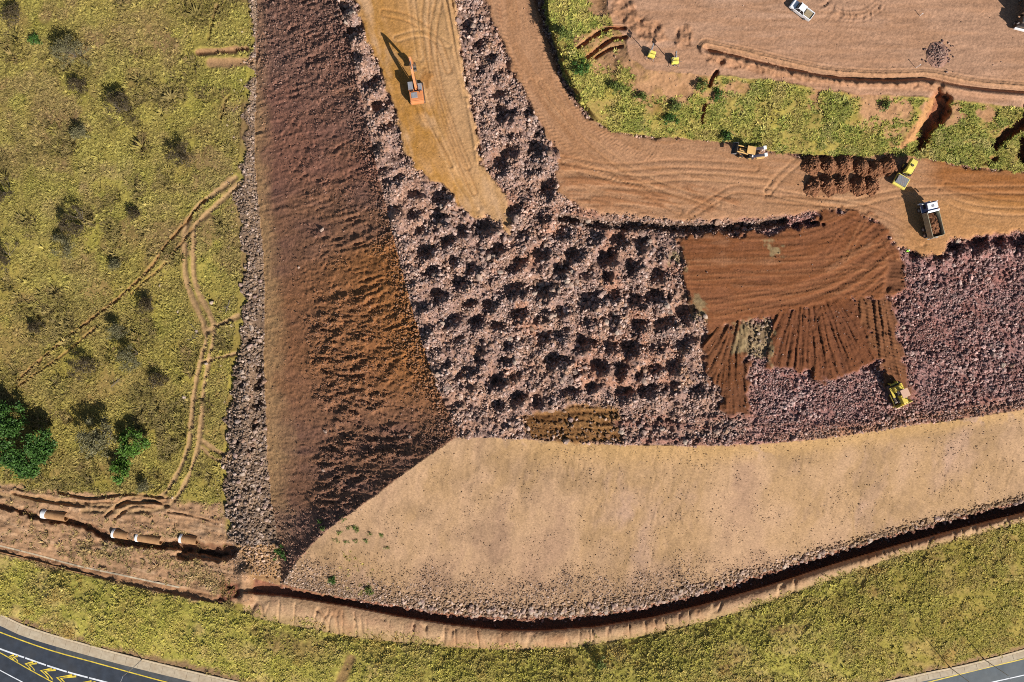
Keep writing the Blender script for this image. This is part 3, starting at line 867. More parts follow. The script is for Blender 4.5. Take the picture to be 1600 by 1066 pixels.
M_SOIL = mat('soil', attr='soil', rough=0.95, var=0.16, scale=2.2, bump=0.10, spec=0.15)
M_ROCK = mat('rock', inst='tint', rough=0.9, var=0.2, scale=3.0, bump=0.05, spec=0.2)
M_GRASS = mat('grass', inst='tint', rough=0.8, var=0.25, scale=3.0, spec=0.2)

# ------------------------------------------------------------------ ground objects
ZN = {0: 'grassland_ground', 1: 'embankment_toe_ground', 2: 'embankment_side_slope', 3: 'embankment_front_slope', 4: 'rock_fill_platform', 5: 'earth_ramp', 6: 'haul_road', 7: 'graded_fill_layer', 8: 'bank_terrain', 9: 'earth_pad_ground', 10: 'drain_trench_ground', 11: 'road_verge_ground', 12: 'bare_earth_ground'}


def build_ground():
    D = HC - Z
    X = (U - 800.0) / FPX * D
    Y = (533.0 - V) / FPX * D
    co = np.stack([X, Y, Z], -1).reshape(-1, 3)
    colr = np.concatenate([C3.reshape(-1, 3), np.ones((co.shape[0], 1))], 1)
    idx = np.arange(NX * NY).reshape(NY, NX)
    quads = np.stack([idx[:-1, :-1], idx[1:, :-1], idx[1:, 1:], idx[:-1, 1:]], -1).reshape(-1, 4)
    zq = ZID[:-1, :-1].reshape(-1)
    for z_ in np.unique(zq):
        q = quads[zq == z_]
        used, inv = np.unique(q.ravel(), return_inverse=True)
        me = bpy.data.meshes.new(ZN[int(z_)])
        me.vertices.add(len(used))
        me.vertices.foreach_set('co', co[used].astype(np.float32).ravel())
        n = len(q)
        me.loops.add(n * 4)
        me.loops.foreach_set('vertex_index', inv.astype(np.int32))
        me.polygons.add(n)
        me.polygons.foreach_set('loop_start', np.arange(0, n * 4, 4, dtype=np.int32))
        me.polygons.foreach_set('loop_total', np.full(n, 4, np.int32))
        me.polygons.foreach_set('use_smooth', np.ones(n, bool))
        at_ = me.attributes.new('soil', 'FLOAT_COLOR', 'POINT')
        at_.data.foreach_set('color', colr[used].astype(np.float32).ravel())
        me.update(calc_edges=True)
        me.materials.append(M_SOIL)
        o = bpy.data.objects.new(ZN[int(z_)], me)
        o['kind'] = 'structure'
        COL.objects.link(o)


build_ground()


# ------------------------------------------------------------------ scatter (what nobody could count)
def stuff_points(name, label, cat, pts, rot, scl, idx, tint, variants):
    """points that carry copies of the variants"""
    lib = bpy.data.collections.new(name + '_kinds')
    for o in variants:
        lib.objects.link(o)
    me = bpy.data.meshes.new(name)
    n = len(pts)
    me.vertices.add(n)
    me.vertices.foreach_set('co', np.asarray(pts, np.float32).ravel())
    a_ = me.attributes.new('rot', 'FLOAT_VECTOR', 'POINT')
    a_.data.foreach_set('vector', np.asarray(rot, np.float32).ravel())
    a_ = me.attributes.new('scl', 'FLOAT_VECTOR', 'POINT')
    a_.data.foreach_set('vector', np.asarray(scl, np.float32).ravel())
    a_ = me.attributes.new('pick', 'INT', 'POINT')
    a_.data.foreach_set('value', np.asarray(idx, np.int32))
    a_ = me.attributes.new('tint', 'FLOAT_COLOR', 'POINT')
    a_.data.foreach_set('color', np.concatenate([tint, np.ones((n, 1))], 1).astype(np.float32).ravel())
    o = bpy.data.objects.new(name, me)
    tag(o, label, cat, kind='stuff')
    COL.objects.link(o)
    ng = bpy.data.node_groups.new(name, 'GeometryNodeTree')
    ng.interface.new_socket('Geometry', in_out='INPUT', socket_type='NodeSocketGeometry')
    ng.interface.new_socket('Geometry', in_out='OUTPUT', socket_type='NodeSocketGeometry')
    N = ng.nodes
    L = ng.links
    gi = N.new('NodeGroupInput')
    go = N.new('NodeGroupOutput')
    ci = N.new('GeometryNodeCollectionInfo')
    ci.inputs['Collection'].default_value = lib
    ci.inputs['Separate Children'].default_value = True
    ci.inputs['Reset Children'].default_value = True
    ip = N.new('GeometryNodeInstanceOnPoints')
    ip.inputs['Pick Instance'].default_value = True

    def named(nm, ty):
        q = N.new('GeometryNodeInputNamedAttribute')
        q.data_type = ty
        q.inputs['Name'].default_value = nm
        return q.outputs[0]
    L.new(gi.outputs[0], ip.inputs['Points'])
    L.new(ci.outputs[0], ip.inputs['Instance'])
    L.new(named('pick', 'INT'), ip.inputs['Instance Index'])
    L.new(named('rot', 'FLOAT_VECTOR'), ip.inputs['Rotation'])
    L.new(named('scl', 'FLOAT_VECTOR'), ip.inputs['Scale'])
    L.new(ip.outputs[0], go.inputs[0])
    md = o.modifiers.new('scatter', 'NODES')
    md.node_group = ng
    return o


def rock_mesh(seed, sub=1, m=None):
    rr = random.Random(seed)
    bm = bmesh.new()
    bmesh.ops.create_icosphere(bm, subdivisions=sub, radius=0.5)
    pl = []
    for k in range(9):                      # knock flat faces onto the lump
        d = Vector((rr.gauss(0, 1), rr.gauss(0, 1), rr.gauss(0, 1))).normalized()
        pl.append((d, rr.uniform(0.30, 0.44)))
    for v_ in bm.verts:
        for d, h in pl:
            q = v_.co.dot(d)
            if q > h:
                v_.co -= d * (q - h)
        v_.co.x *= 1.2
        v_.co.z *= 0.85
        v_.co += Vector((rr.uniform(-.03, .03), rr.uniform(-.03, .03), rr.uniform(-.03, .03)))
    me = bpy.data.meshes.new('rock')
    bm.to_mesh(me)
    bm.free()
    me.materials.append(m or M_ROCK)
    return me


def tuft_mesh(seed, n=18, h=0.55, spread=0.85, wid=0.075):
    rr = random.Random(seed)
    vs, fs = [], []
    for k in range(n):
        a_ = rr.uniform(0, 2 * math.pi)
        r0 = rr.uniform(0, 0.22)
        bx, by = math.cos(a_) * r0, math.sin(a_) * r0
        lean = a_ + rr.uniform(-.7, .7)
        hh = h * rr.uniform(.55, 1.1)
        out = spread * rr.uniform(.3, 1.1)
        dx, dy = math.cos(lean), math.sin(lean)
        w_ = wid * rr.uniform(.6, 1.2)
        px, py = -dy * w_, dx * w_
        i = len(vs)
        vs += [(bx - px, by - py, -0.1), (bx + px, by + py, -0.1), (bx + dx * out * .45 + px, by + dy * out * .45 + py, hh * .65), (bx + dx * out * .45 - px, by + dy * out * .45 - py, hh * .65), (bx + dx * out, by + dy * out, hh * rr.uniform(.75, 1.0))]
        fs += [(i, i + 1, i + 2, i + 3), (i + 3, i + 2, i + 4)]
    me = bpy.data.meshes.new('tuft')
    me.from_pydata(vs, [], fs)
    me.materials.append(M_GRASS)
    return me


def obj(name, me, parent=None):
    o = bpy.data.objects.new(name, me)
    if parent is not None:
        o.parent = parent
    return o


ROCKS = [rock_mesh(s) for s in range(8)]
PX_M2 = ((HC - Z) / FPX) ** 2                 # ground area of one picture pixel


def sample(dens, n, u0=-30, v0=-30, u1=1630, v1=1096):
    """n points in the window, thicker where dens is higher"""
    w = win(u0, v0, u1, v1)
    p = np.clip(dens[w], 0, None).ravel()
    c = np.cumsum(p)
    k = np.searchsorted(c, RNG.random(n) * c[-1])
    k = np.clip(k, 0, len(p) - 1)
    uu = U[w].ravel()[k] + (RNG.random(n) - .5) * STEP
    vv = V[w].ravel()[k] + (RNG.random(n) - .5) * STEP
    return uu, vv


def pick(A, u, v):
    i = np.clip(np.searchsorted(UA, u) - 1, 0, NX - 1)
    j = np.clip(np.searchsorted(VA, v) - 1, 0, NY - 1)
    return A[j, i]


def world_pts(u, v, z):
    d = HC - z
    return np.stack([(u - 800) / FPX * d, (533 - v) / FPX * d, z], 1)


RS = np.where(np.isin(ZID, (5, 6, 7, 8, 9, 12)), 0.17, RS)
# rocks
NR = 86000
ru, rv = sample(RK / np.maximum(RS, 0.1) ** 1.3, NR)
rs = pick(RS, ru, rv) * np.clip(np.exp(RNG.normal(0, 0.36, NR)), 0.4, 2.1) * 1.05
rs = np.minimum(rs, 1.25)
zc = pick(C3, ru, rv)
grey = RNG.random(NR)[:, None]
lite = np.where(np.isin(pick(ZID, ru, rv), (2, 3)), np.where(pick(gravf, ru, rv) > .4, 0.7, 0.25), np.where(pick(ZID, ru, rv) == 1, 0.6, 0.72))[:, None]
tint = zc * (0.55 + 0.5 * RNG.random((NR, 1))) + (S(226, 204, 192) * 0.9) * (0.04 + 0.96 * grey ** 3.2) * lite
tint = np.clip(tint, 0, 0.8)
pt = world_pts(ru, rv, zat(ru, rv))
pt[:, 2] += rs * 0.26
order = np.argsort(-rs * (RNG.random(NR) * 0.3 + 0.85))
zone_r = pick(ZID, ru, rv)
inview = np.isin(zone_r, (1, 2, 3, 4)) & (ru > 6) & (ru < 1594) & (rv > 6) & (rv < 1060)
big = [k for k in order if inview[k]][:290]
bigset = np.zeros(NR, bool)
bigset[big] = True
rest = ~bigset
rot = RNG.random((NR, 3)) * np.array([0.9, 0.9, 6.28])
sc3 = np.stack([rs * (0.85 + .4 * RNG.random(NR)), rs * (0.8 + .3 * RNG.random(NR)), rs * (0.75 + .35 * RNG.random(NR))], 1)
stuff_points('rock_rubble', 'loose pinkish grey rock rubble strewn over the fill and its toe', 'rubble', pt[rest], rot[rest], sc3[rest], RNG.integers(0, 8, rest.sum()), tint[rest], [obj('rubble_kind', m_) for m_ in ROCKS])

# grass
M_BOULDER = []
for k in range(5):
    c = [S(206, 176, 156), S(190, 160, 146), S(176, 148, 136), S(214, 190, 170), S(186, 150, 126)][k] * 0.8
    M_BOULDER.append(mat('boulder_stone', tuple(c), rough=0.9, var=0.25, scale=2.5, bump=0.06, spec=0.2))
BM = []
for k in range(10):
    BM.append(rock_mesh(100 + k, 2, M_BOULDER[k % 5]))
MARKS = [('the excavator', 650, 130), ('the ramp tip', 790, 345), ('the haul road bend', 870, 215), ('the graded brown layer', 1110, 430), ('the bulldozer', 1404, 614), ('the tipper truck', 1455, 345), ('the brown crest strip', 890, 665), ('the lower corner', 712, 683), ('the dozer fan', 1280, 540), ('the bright white boulder', 1034, 669), ('the upper rut', 360, 80), ('the track junction', 350, 500), ('the side track', 350, 712), ('the pipe trench', 320, 855), ('the right picture edge', 1600, 800), ('the trench head', 384, 915), ('the low trench bend', 820, 975), ('the diagonal rut', 330, 300), ('the trench shrub', 578, 920), ('the dark verge shrub', 937, 985), ('the footpath', 548, 945)]
TONE = ['pale pink', 'greyish pink', 'dull brown', 'whitish', 'tan']
WHERE = {1: ('in the left toe strip', 'boulders in the left toe strip'), 3: ('above the drain trench', 'boulders above the drain trench'), 10: ('on the trench rim', 'boulders on the trench rim'), 2: ('on the side slope', 'boulders on the side slope'), 4: ('on the rock fill', 'boulders on the rock fill')}
szs = sorted(rs[big])
for k in big:
    wh, gp = WHERE[int(zone_r[k])]
    bi = int(RNG.integers(0, 10))
    nm, mu, mv = min(MARKS, key=lambda q: math.hypot(q[1] - ru[k], q[2] - rv[k]))
    dx, dy = ru[k] - mu, rv[k] - mv
    dr = ('right of' if dx > 0 else 'left of') if abs(dx) > abs(dy) else ('below' if dy > 0 else 'above')
    ds = math.hypot(dx, dy)
    sz = 'large' if rs[k] > szs[len(szs) * 2 // 3] else ('small' if rs[k] < szs[len(szs) // 3] else 'medium')
    lb = f"{sz} {TONE[bi % 5]} boulder {wh}, {'close ' if ds < 55 else ('well ' if ds > 120 else '')}{dr} {nm}"
    o = bpy.data.objects.new('boulder', BM[bi])
    o.location = pt[k]
    o.rotation_euler = rot[k]
    o.scale = sc3[k] * 1.1
    tag(o, lb, 'boulder', gp)
    COL.objects.link(o)

TUFT = [tuft_mesh(s) for s in range(8)]


def grass(name, label, mask, n, cols, size, seed, own=0.0):
    gu, gv = sample(GR * mask, n)
    nn = len(gu)
    nb = fbm(gu / 70, gv / 70, 3, seed) * .55 + fbm(gu / 16, gv / 16, 2, seed + 5) * .45
    c = mixn(nb + RNG.normal(0, .07, nn), *cols) * (0.72 + .5 * RNG.random((nn, 1)))
    if own:
        g0 = pick(C3, gu, gv)
        c = c * (1 - own) + own * g0 * (1.25 + .5 * RNG.random((nn, 1)))
    s = size * np.exp(RNG.normal(0, .3, nn)) * (0.7 + 0.6 * fbm(gu / 30, gv / 30, 2, seed + 9))
    p_ = world_pts(gu, gv, zat(gu, gv))
    r_ = np.stack([RNG.normal(0, .15, nn), RNG.normal(0, .15, nn), RNG.random(nn) * 6.28], 1)
    s3 = np.stack([s, s, s * (0.7 + .6 * RNG.random(nn))], 1)
    return stuff_points(name, label, 'grass', p_, r_, s3, RNG.integers(0, 8, nn), c, [obj('grass_kind', m_) for m_ in TUFT])



VE = ((ZID == 0) | (ZID == 1) | (ZID == 12)).astype(float) * (U < 420) * (0.2 + 1.2 * ss(0.38, 0.62, fbm(U / 32, V / 32, 5, 305)))
grass('veld_grass', 'dry yellow brown grass covering the field left of the embankment', VE, 52000, [S(176, 150, 104), S(190, 172, 96), S(166, 156, 88), S(200, 188, 100), S(160, 162, 80)], 0.56, 301, 0.55)
SCR = ((ZID == 0) & (U < 400)).astype(float) * ss(0.60, 0.70, fbm(U / 42, V / 42, 4, 341) + 0.05 * ss(300, 600, V)) * (GR > .5)
grass('low_scrub', 'dark olive brown low scrub in ragged patches over the veld', SCR, 4200, [S(150, 126, 80), S(160, 146, 74), S(130, 114, 70), S(168, 148, 88)], 1.0, 331)
VG = ((ZID == 11) | (ZID == 10) | (ZID == 3)).astype(float) * (0.12 + ss(0.36, 0.62, fbm(U / 20, V / 20, 5, 315)))
grass('verge_grass', 'yellow green grass on the verge between trench and tarred road', VG, 36000, [S(230, 200, 118), S(238, 220, 106), S(204, 200, 84), S(236, 214, 126), S(212, 174, 88)], 0.44, 311, 0.4)
grass('bank_grass', 'rough green grass clumps on the bank above the haul road', (ZID == 8).astype(float) * (0.1 + ss(.4, .55, fbm(U / 18, V / 18, 4, 325))), 11000, [S(206, 184, 108), S(222, 208, 108), S(160, 170, 76), S(230, 212, 130)], 0.55, 321)

# ------------------------------------------------------------------ mesh building helpers
def nb():
    return bmesh.new()


def box(bm, c, s, bev=0.0, rz=0.0, ry=0.0, taper=None):
    """box centred at c with size s; taper = (fx, fy) scales the top"""
    g = bmesh.ops.create_cube(bm, size=1.0)
    vs = g['verts']
    for v_ in vs:
        x, y, z = v_.co.x * s[0], v_.co.y * s[1], v_.co.z * s[2]
        if taper and z > 0:
            x *= taper[0]
            y *= taper[1]
        v_.co = Vector((x, y, z))
    if bev:
        es = list({e for v_ in vs for e in v_.link_edges})
        r = bmesh.ops.bevel(bm, geom=es, offset=bev, segments=2, affect='EDGES', profile=0.6)
        vs = list({v_ for f in r['faces'] for v_ in f.verts} | {v_ for v_ in vs if v_.is_valid})
    M = Matrix.Translation(Vector(c)) @ Matrix.Rotation(rz, 4, 'Z') @ Matrix.Rotation(ry, 4, 'Y')
    bmesh.ops.transform(bm, matrix=M, verts=[v_ for v_ in vs if v_.is_valid])


def cyl(bm, p0, p1, r, seg=14, r2=None):
    p0 = Vector(p0)
    p1 = Vector(p1)
    d = p1 - p0
    M = Matrix.Translation((p0 + p1) / 2) @ d.to_track_quat('Z', 'Y').to_matrix().to_4x4()
    bmesh.ops.create_cone(bm, cap_ends=True, segments=seg, radius1=r, radius2=r if r2 is None else r2, depth=d.length, matrix=M)


def prism(bm, prof, y0, y1):
    """outline in the x,z plane pushed along y"""
    a_ = [bm.verts.new((x, y0, z)) for x, z in prof]
    b_ = [bm.verts.new((x, y1, z)) for x, z in prof]
    bm.faces.new(a_)
    bm.faces.new(b_[::-1])
    n = len(prof)
    for i in range(n):
        j = (i + 1) % n
        bm.faces.new((a_[j], a_[i], b_[i], b_[j]))


def part(name, bm, m, parent=None, label=None):
    bmesh.ops.recalc_face_normals(bm, faces=bm.faces)
    me = bpy.data.meshes.new(name)
    bm.to_mesh(me)
    bm.free()
    me.materials.append(m)
    o = bpy.data.objects.new(name, me)
    if parent is not None:
        o.parent = parent
    if label:
        o['label'] = label
    COL.objects.link(o)
    return o


def root(name, label, cat, u, v, hd=(1, 0), group=None, dz=0.0, z=None):
    """an Empty on the ground at picture place u,v, its x axis heading along hd (picture direction)"""
    o = bpy.data.objects.new(name, None)
    o.location = P(u, v, (float(zat(u, v)) if z is None else z) + dz)
    o.rotation_euler = (0, 0, math.atan2(-hd[1], hd[0]))
    tag(o, label, cat, group)
    COL.objects.link(o)
    return o


DUST = tuple(S(190, 145, 105))
M_ORANGE = mat('orange_paint', (0.56, 0.20, 0.07), 0.45, var=0.06, scale=2, dirt=DUST, dirt_amt=0.6)
M_YEL = mat('yellow_paint', (0.60, 0.46, 0.06), 0.45, var=0.06, scale=2, dirt=DUST, dirt_amt=0.35)
M_BYEL = mat('bright_yellow_paint', (0.74, 0.64, 0.12), 0.45, var=0.05, scale=2, dirt=DUST, dirt_amt=0.35)
M_TAN = mat('tan_paint', (0.62, 0.38, 0.13), 0.5, var=0.08, scale=2, dirt=DUST, dirt_amt=0.5)
M_WHITE = mat('white_paint', (0.78, 0.79, 0.80), 0.4, var=0.04, scale=2, dirt=DUST, dirt_amt=0.12)
M_BLUE = mat('blue_paint', (0.03, 0.08, 0.22), 0.4, var=0.08, scale=2, dirt=DUST, dirt_amt=0.35)
M_NAVY = mat('navy_paint', (0.022, 0.026, 0.05), 0.6, var=0.1, scale=2, dirt=DUST, dirt_amt=0.2)
M_KHAKI = mat('khaki_paint', (0.36, 0.33, 0.22), 0.55, var=0.1, scale=2, dirt=DUST, dirt_amt=0.4)
M_GLASS = mat('dark_glass', (0.012, 0.016, 0.022), 0.08, var=0.1, scale=1)
M_RUB = mat('rubber', (0.018, 0.017, 0.018), 0.85, var=0.2, scale=8, dirt=DUST, dirt_amt=0.35)
M_STEEL = mat('dark_steel', (0.06, 0.058, 0.058), 0.55, metal=0.4, var=0.2, scale=5, dirt=DUST, dirt_amt=0.5)
M_GREY = mat('grey_metal', (0.30, 0.31, 0.33), 0.5, metal=0.3, var=0.15, scale=5, dirt=DUST, dirt_amt=0.3)
M_CHROME = mat('bright_rod', (0.6, 0.6, 0.6), 0.2, metal=1.0, var=0.05)
M_SOILB = mat('brown_soil', tuple(S(142, 98, 70)), 0.95, var=0.35, scale=2.5, bump=0.15, spec=0.1)
M_CONC = mat('concrete', tuple(S(205, 188, 160)), 0.85, var=0.12, scale=1.5, bump=0.01, dirt=tuple(S(170, 140, 105)), dirt_amt=0.35, spec=0.25)
M_CONCW = mat('clean_concrete', (0.72, 0.72, 0.72), 0.8, var=0.08, scale=3, spec=0.25)
M_CONCD = mat('dusty_concrete', tuple(S(190, 146, 102)), 0.9, var=0.15, scale=2, bump=0.03, dirt=tuple(S(165, 118, 80)), dirt_amt=0.6, spec=0.2)
M_ASPH = mat('asphalt', (0.030, 0.037, 0.050), 0.85, var=0.25, scale=0.6, dirt=(0.05, 0.05, 0.052), dirt_amt=0.5, spec=0.3)
M_ASPH2 = mat('sky_sheen_asphalt', (0.085, 0.10, 0.11), 0.85, var=0.18, scale=0.6, dirt=(0.13, 0.14, 0.14), dirt_amt=0.5, spec=0.3)  # older tar at right, its blue-grey sky reflection put into the colour
M_LINEY = mat('yellow_line_paint', (0.58, 0.43, 0.04), 0.7, var=0.3, scale=1.2)
M_LINEW = mat('white_line_paint', (0.62, 0.64, 0.66), 0.7, var=0.25, scale=1.2)
M_BARK = mat('grey_bark', tuple(S(128, 116, 100)), 0.95, var=0.3, scale=6, spec=0.1)
M_SKIN = mat('skin', (0.16, 0.08, 0.05), 0.6, var=0.05)
M_VEST = mat('lime_vest', (0.35, 0.85, 0.06), 0.7, var=0.05)
M_CLOTH = mat('dark_workwear', (0.03, 0.04, 0.09), 0.9, var=0.1)

# ------------------------------------------------------------------ tarred road, pavement, markings


def resample(pts, step):
    p = smooth_poly(pts, 10)
    L = np.concatenate([[0], np.cumsum(np.hypot(*np.diff(p, axis=0).T))])
    n = max(2, int(L[-1] / step) + 1)
    t = np.linspace(0, L[-1], n)
    return np.stack([np.interp(t, L, p[:, 0]), np.interp(t, L, p[:, 1])], 1)


def sheet(name, a_, b_, dz, m, parent=None, thick=0.0, kind=None):
    """strip between two lines of equal length laid dz above the road level"""
    bm = nb()
    A_ = [bm.verts.new(P(x, y, float(zroad(x)) + dz)) for x, y in a_]
    B_ = [bm.verts.new(P(x, y, float(zroad(x)) + dz)) for x, y in b_]
    for i in range(len(A_) - 1):
        bm.faces.new((A_[i], B_[i], B_[i + 1], A_[i + 1]))
    if thick:
        g = bmesh.ops.extrude_face_region(bm, geom=bm.faces[:])
        for v_ in g['geom']:
            if isinstance(v_, bmesh.types.BMVert):
                v_.co.z -= thick
    o = part(name, bm, m, parent)
    if kind:
        o['kind'] = kind
    return o


def normals(p):
    t = np.gradient(p, axis=0)
    t /= np.maximum(np.hypot(t[:, 0], t[:, 1]), 1e-9)[:, None]
    return np.stack([-t[:, 1], t[:, 0]], 1)            # points down the picture


def line(name, pts, wid, m, parent, dz=0.012, step=8):
    p = resample(pts, step)
    n = normals(p)
    return sheet(name, p - n * wid / 2, p + n * wid / 2, dz, m, parent)


E = resample(EDGE, 12)
nE = normals(E)
pw = np.interp(E[:, 0], [0, 300, 900, 1400, 1600], [14.0, 13.5, 12, 9.5, 9.5])[:, None]
inner = E + nE * pw
far = E + nE * 420
mL = E[:, 0] < 905
mR = E[:, 0] > 890
road = sheet('road', inner[mL], far[mL], 0.0, M_ASPH, kind='structure')
road2 = sheet('road', inner[mR], far[mR], 0.004, M_ASPH2, kind='structure')
kerb = sheet('kerb', inner - nE * 0.1, inner + nE * 1.6, 0.12, M_CONC, thick=0.4, kind='structure')
pave = bpy.data.objects.new('pavement', None)
pave['kind'] = 'structure'
COL.objects.link(pave)
# concrete slabs with open joints
Ls = np.concatenate([[0], np.cumsum(np.hypot(*np.diff(E, axis=0).T))])


def at_len(a_, t):
    return np.array([np.interp(t, Ls, a_[:, 0]), np.interp(t, Ls, a_[:, 1])])


edg = sheet('edging', E - nE * 1.2, E + nE * 1.8, 0.19, mat('pale_edging', tuple(S(222, 200, 166)), 0.85, var=0.15, scale=1.5, spec=0.2), pave, thick=0.3)
bed = sheet('bedding', E - nE * 1.0, inner, 0.05, M_CONCD, pave)
t = 0.0
k = 0
while t < Ls[-1] - 20:
    L_ = 19.5 + random.uniform(-.4, .4)
    e0 = at_len(E, t)
    if -60 < e0[0] < 1660 and e0[1] < 1085:
        g = 0.22
        q = [at_len(E + nE * 2.1, t + g), at_len(E + nE * 2.1, t + L_ / 2), at_len(E + nE * 2.1, t + L_ - g)]
        qi = [at_len(inner, t + g), at_len(inner, t + L_ / 2), at_len(inner, t + L_ - g)]
        sheet('slab', q, qi, 0.13 + random.uniform(-.012, .012), M_CONC, pave, thick=0.12)
        k += 1
    t += L_
sh_ = (E[:, 0] > 84) & (E[:, 0] < 420)
sheet('road_shoulder', (inner + nE * 1.7)[sh_], (E + nE * (pw + 9.5))[sh_], 0.006, mat('grey_asphalt', (0.06, 0.064, 0.066), 0.85, var=0.25, scale=0.7, spec=0.3), road)
# markings, left carriageway
line('edge_line', [(-60, 963), (0, 988), (75, 1015), (150, 1036), (256, 1065), (340, 1086)], 1.7, M_LINEY, road)
wl_pts = resample([(-40, 998), (0, 1014), (39, 1028), (75, 1040.5), (105, 1050), (138, 1059), (165, 1066), (230, 1083)], 1.0)
cuts = [-100, 39, 73, 105, 138, 172, 400]
for c0, c1 in zip(cuts[:-1], cuts[1:]):
    sel = wl_pts[(wl_pts[:, 0] > c0 + .5) & (wl_pts[:, 0] < c1 - .5)]
    if len(sel) > 3:
        n = normals(sel)
        sheet('lane_line', sel - n * 1.2, sel + n * 1.2, 0.012, M_LINEW, road)
line('edge_line', [(-30, 1006), (0, 1020), (40, 1043), (82, 1066), (120, 1086)], 1.5, M_LINEY, road, 0.016)
line('lane_line', [(-40, 1025), (0, 1047.5), (35, 1066), (70, 1084)], 1.5, M_LINEW, road)


def chevron(pts, wid):
    """painted V: two yellow lines with bare tar between"""
    p = np.array(pts, float)
    for off, w_ in ((-wid, 1.7), (wid, 1.7)):
        d = np.array([1.0, 0.25]) * off
        q = [p[0] + d, p[1] + d, p[2] + d]
        bm = nb()
        v_ = []
        for i, x in enumerate(q):
            dn = np.array([0.0, w_]) if i != 1 else np.array([w_, 0.0])
            a_, b_ = x - dn, x + dn
            v_.append((bm.verts.new(P(*a_, float(zroad(x[0])) + 0.02)), bm.verts.new(P(*b_, float(zroad(x[0])) + 0.02))))
        bm.faces.new((v_[0][0], v_[0][1], v_[1][1], v_[1][0]))
        bm.faces.new((v_[1][0], v_[1][1], v_[2][1], v_[2][0]))
        part('chevron_bar', bm, M_LINEY, road)


for pts in ([(25, 1024.5), (18, 1026.5), (25, 1033)], [(55, 1035.5), (43, 1038), (51, 1047)], [(84, 1046), (67, 1048.5), (79, 1061)], [(116, 1056), (92, 1059.5), (106, 1075)], [(146, 1065.5), (124, 1069), (134, 1084)]):
    chevron(pts, 3.1)
# right carriageway
line('edge_line', [(1380, 1083), (1453, 1065.5), (1531, 1046), (1600, 1029.5), (1660, 1013)], 1.6, M_LINEY, road2)
line('lane_line', [(1500, 1077), (1553, 1065.5), (1600, 1055), (1660, 1041)], 1.5, M_LINEW, road2)


# street lamps
def lamp(u, v, hd, label):
    r_ = root('street_lamp', label, 'street lamp', u, v, hd, 'lamps along the tarred road', z=float(zroad(u)) + 0.1)
    bm = nb()
    cyl(bm, (0, 0, -0.3), (0, 0, 8.2), 0.10, 10, 0.06)
    part('pole', bm, M_GREY, r_)
    bm = nb()
    cyl(bm, (0, 0, 8.15), (1.5, 0, 8.55), 0.045, 8)
    part('arm', bm, M_GREY, r_)
    bm = nb()
    box(bm, (1.85, 0, 8.58), (0.8, 0.28, 0.14), 0.04)
    part('lamp_head', bm, M_WHITE, r_)
    bm = nb()
    cyl(bm, (0, 0, -0.3), (0, 0, 0.5), 0.16, 10)
    part('base', bm, M_CONC, r_)


lamp(222, 1031, (-0.3, 1), 'slim street lamp on the pavement at lower left')
lamp(1537, 1030, (0.3, 1), 'slim street lamp at the right end of the pavement')
lamp(1484, 1043, (0.3, 1), 'street lamp on the right pavement, left of the other one')

# lined channel: concrete lip and bed
ch = bpy.data.objects.new('drain_channel', None)
tag(ch, 'narrow concrete lined channel along the top of the left verge', 'channel')
COL.objects.link(ch)


def ribbon(name, pts, w0, w1, dz, m, parent, umax=400, thick=0.25):
    p = resample(pts, 6)
    n = normals(p)
    bm = nb()
    vs = []
    for q, nn in zip(p, n):
        if q[0] > umax:
            break
        z_ = max(float(zat(*(q + nn * w0))), float(zat(*(q + nn * w1)))) + dz
        vs.append((bm.verts.new(P(*(q + nn * w0), z_)), bm.verts.new(P(*(q + nn * w1), z_))))
    for a_, b_ in zip(vs[:-1], vs[1:]):
        bm.faces.new((a_[0], a_[1], b_[1], b_[0]))
    g = bmesh.ops.extrude_face_region(bm, geom=bm.faces[:])
    for v_ in g['geom']:
        if isinstance(v_, bmesh.types.BMVert):
            v_.co.z -= thick
    return part(name, bm, m, parent)


CH = [(-60, 839), (0, 853), (60, 868), (120, 884), (200, 901), (280, 918)]
ribbon('lip', CH, -1.2, 1.2, 0.10, M_CONC, ch, 282)
ribbon('lip', [(q[0], q[1] + 10.5) for q in CH], -0.7, 0.7, 0.05, M_CONCD, ch, 200)

# concrete pipes in the trench
PIPES = [(69, 803, 32, 'concrete pipe with a thick white rim, leftmost in the trench', 0.9), (176, 833, 22, 'half buried concrete pipe with a thin white rim, second from left', 0.42), (213, 839, 36, 'half buried long dusty concrete pipe, third from left in the trench', 0.42), (281, 841, 24, 'half buried concrete pipe nearest the rock strip at the right end', 0.42)]
for (pu_, pv_, ln, lb, rim) in PIPES:
    hd = (1, 0.16)
    z_ = float(np.mean(zat(np.array([pu_ + 6., pu_ + 14.]), np.array([pv_ - 14., pv_ - 12.])))) - 0.5
    r_ = root('concrete_pipe', lb, 'pipe', pu_ + 4, pv_, hd, 'pipes laid in the trench', z=z_)
    L_ = ln / 6.4
    for nm, x0, x1, ro, ri, m in (('barrel', 0.0, L_, 1.12, 0.95, M_CONCD), ('rim', -rim, 0.12, 1.2, 0.95, M_CONCW)):
        bm = nb()
        rings = []
        for (x, rr) in ((x0, ri), (x0, ro), (x1, ro), (x1, ri)):
            rings.append([bm.verts.new((x, rr * math.cos(a_), rr * math.sin(a_))) for a_ in np.linspace(0, 2 * math.pi, 33)[:-1]])
        for i in range(4):
            a_, b_ = rings[i], rings[(i + 1) % 4]
            for j in range(32):
                bm.faces.new((a_[j], a_[(j + 1) % 32], b_[(j + 1) % 32], b_[j]))
        part(nm, bm, m, r_)


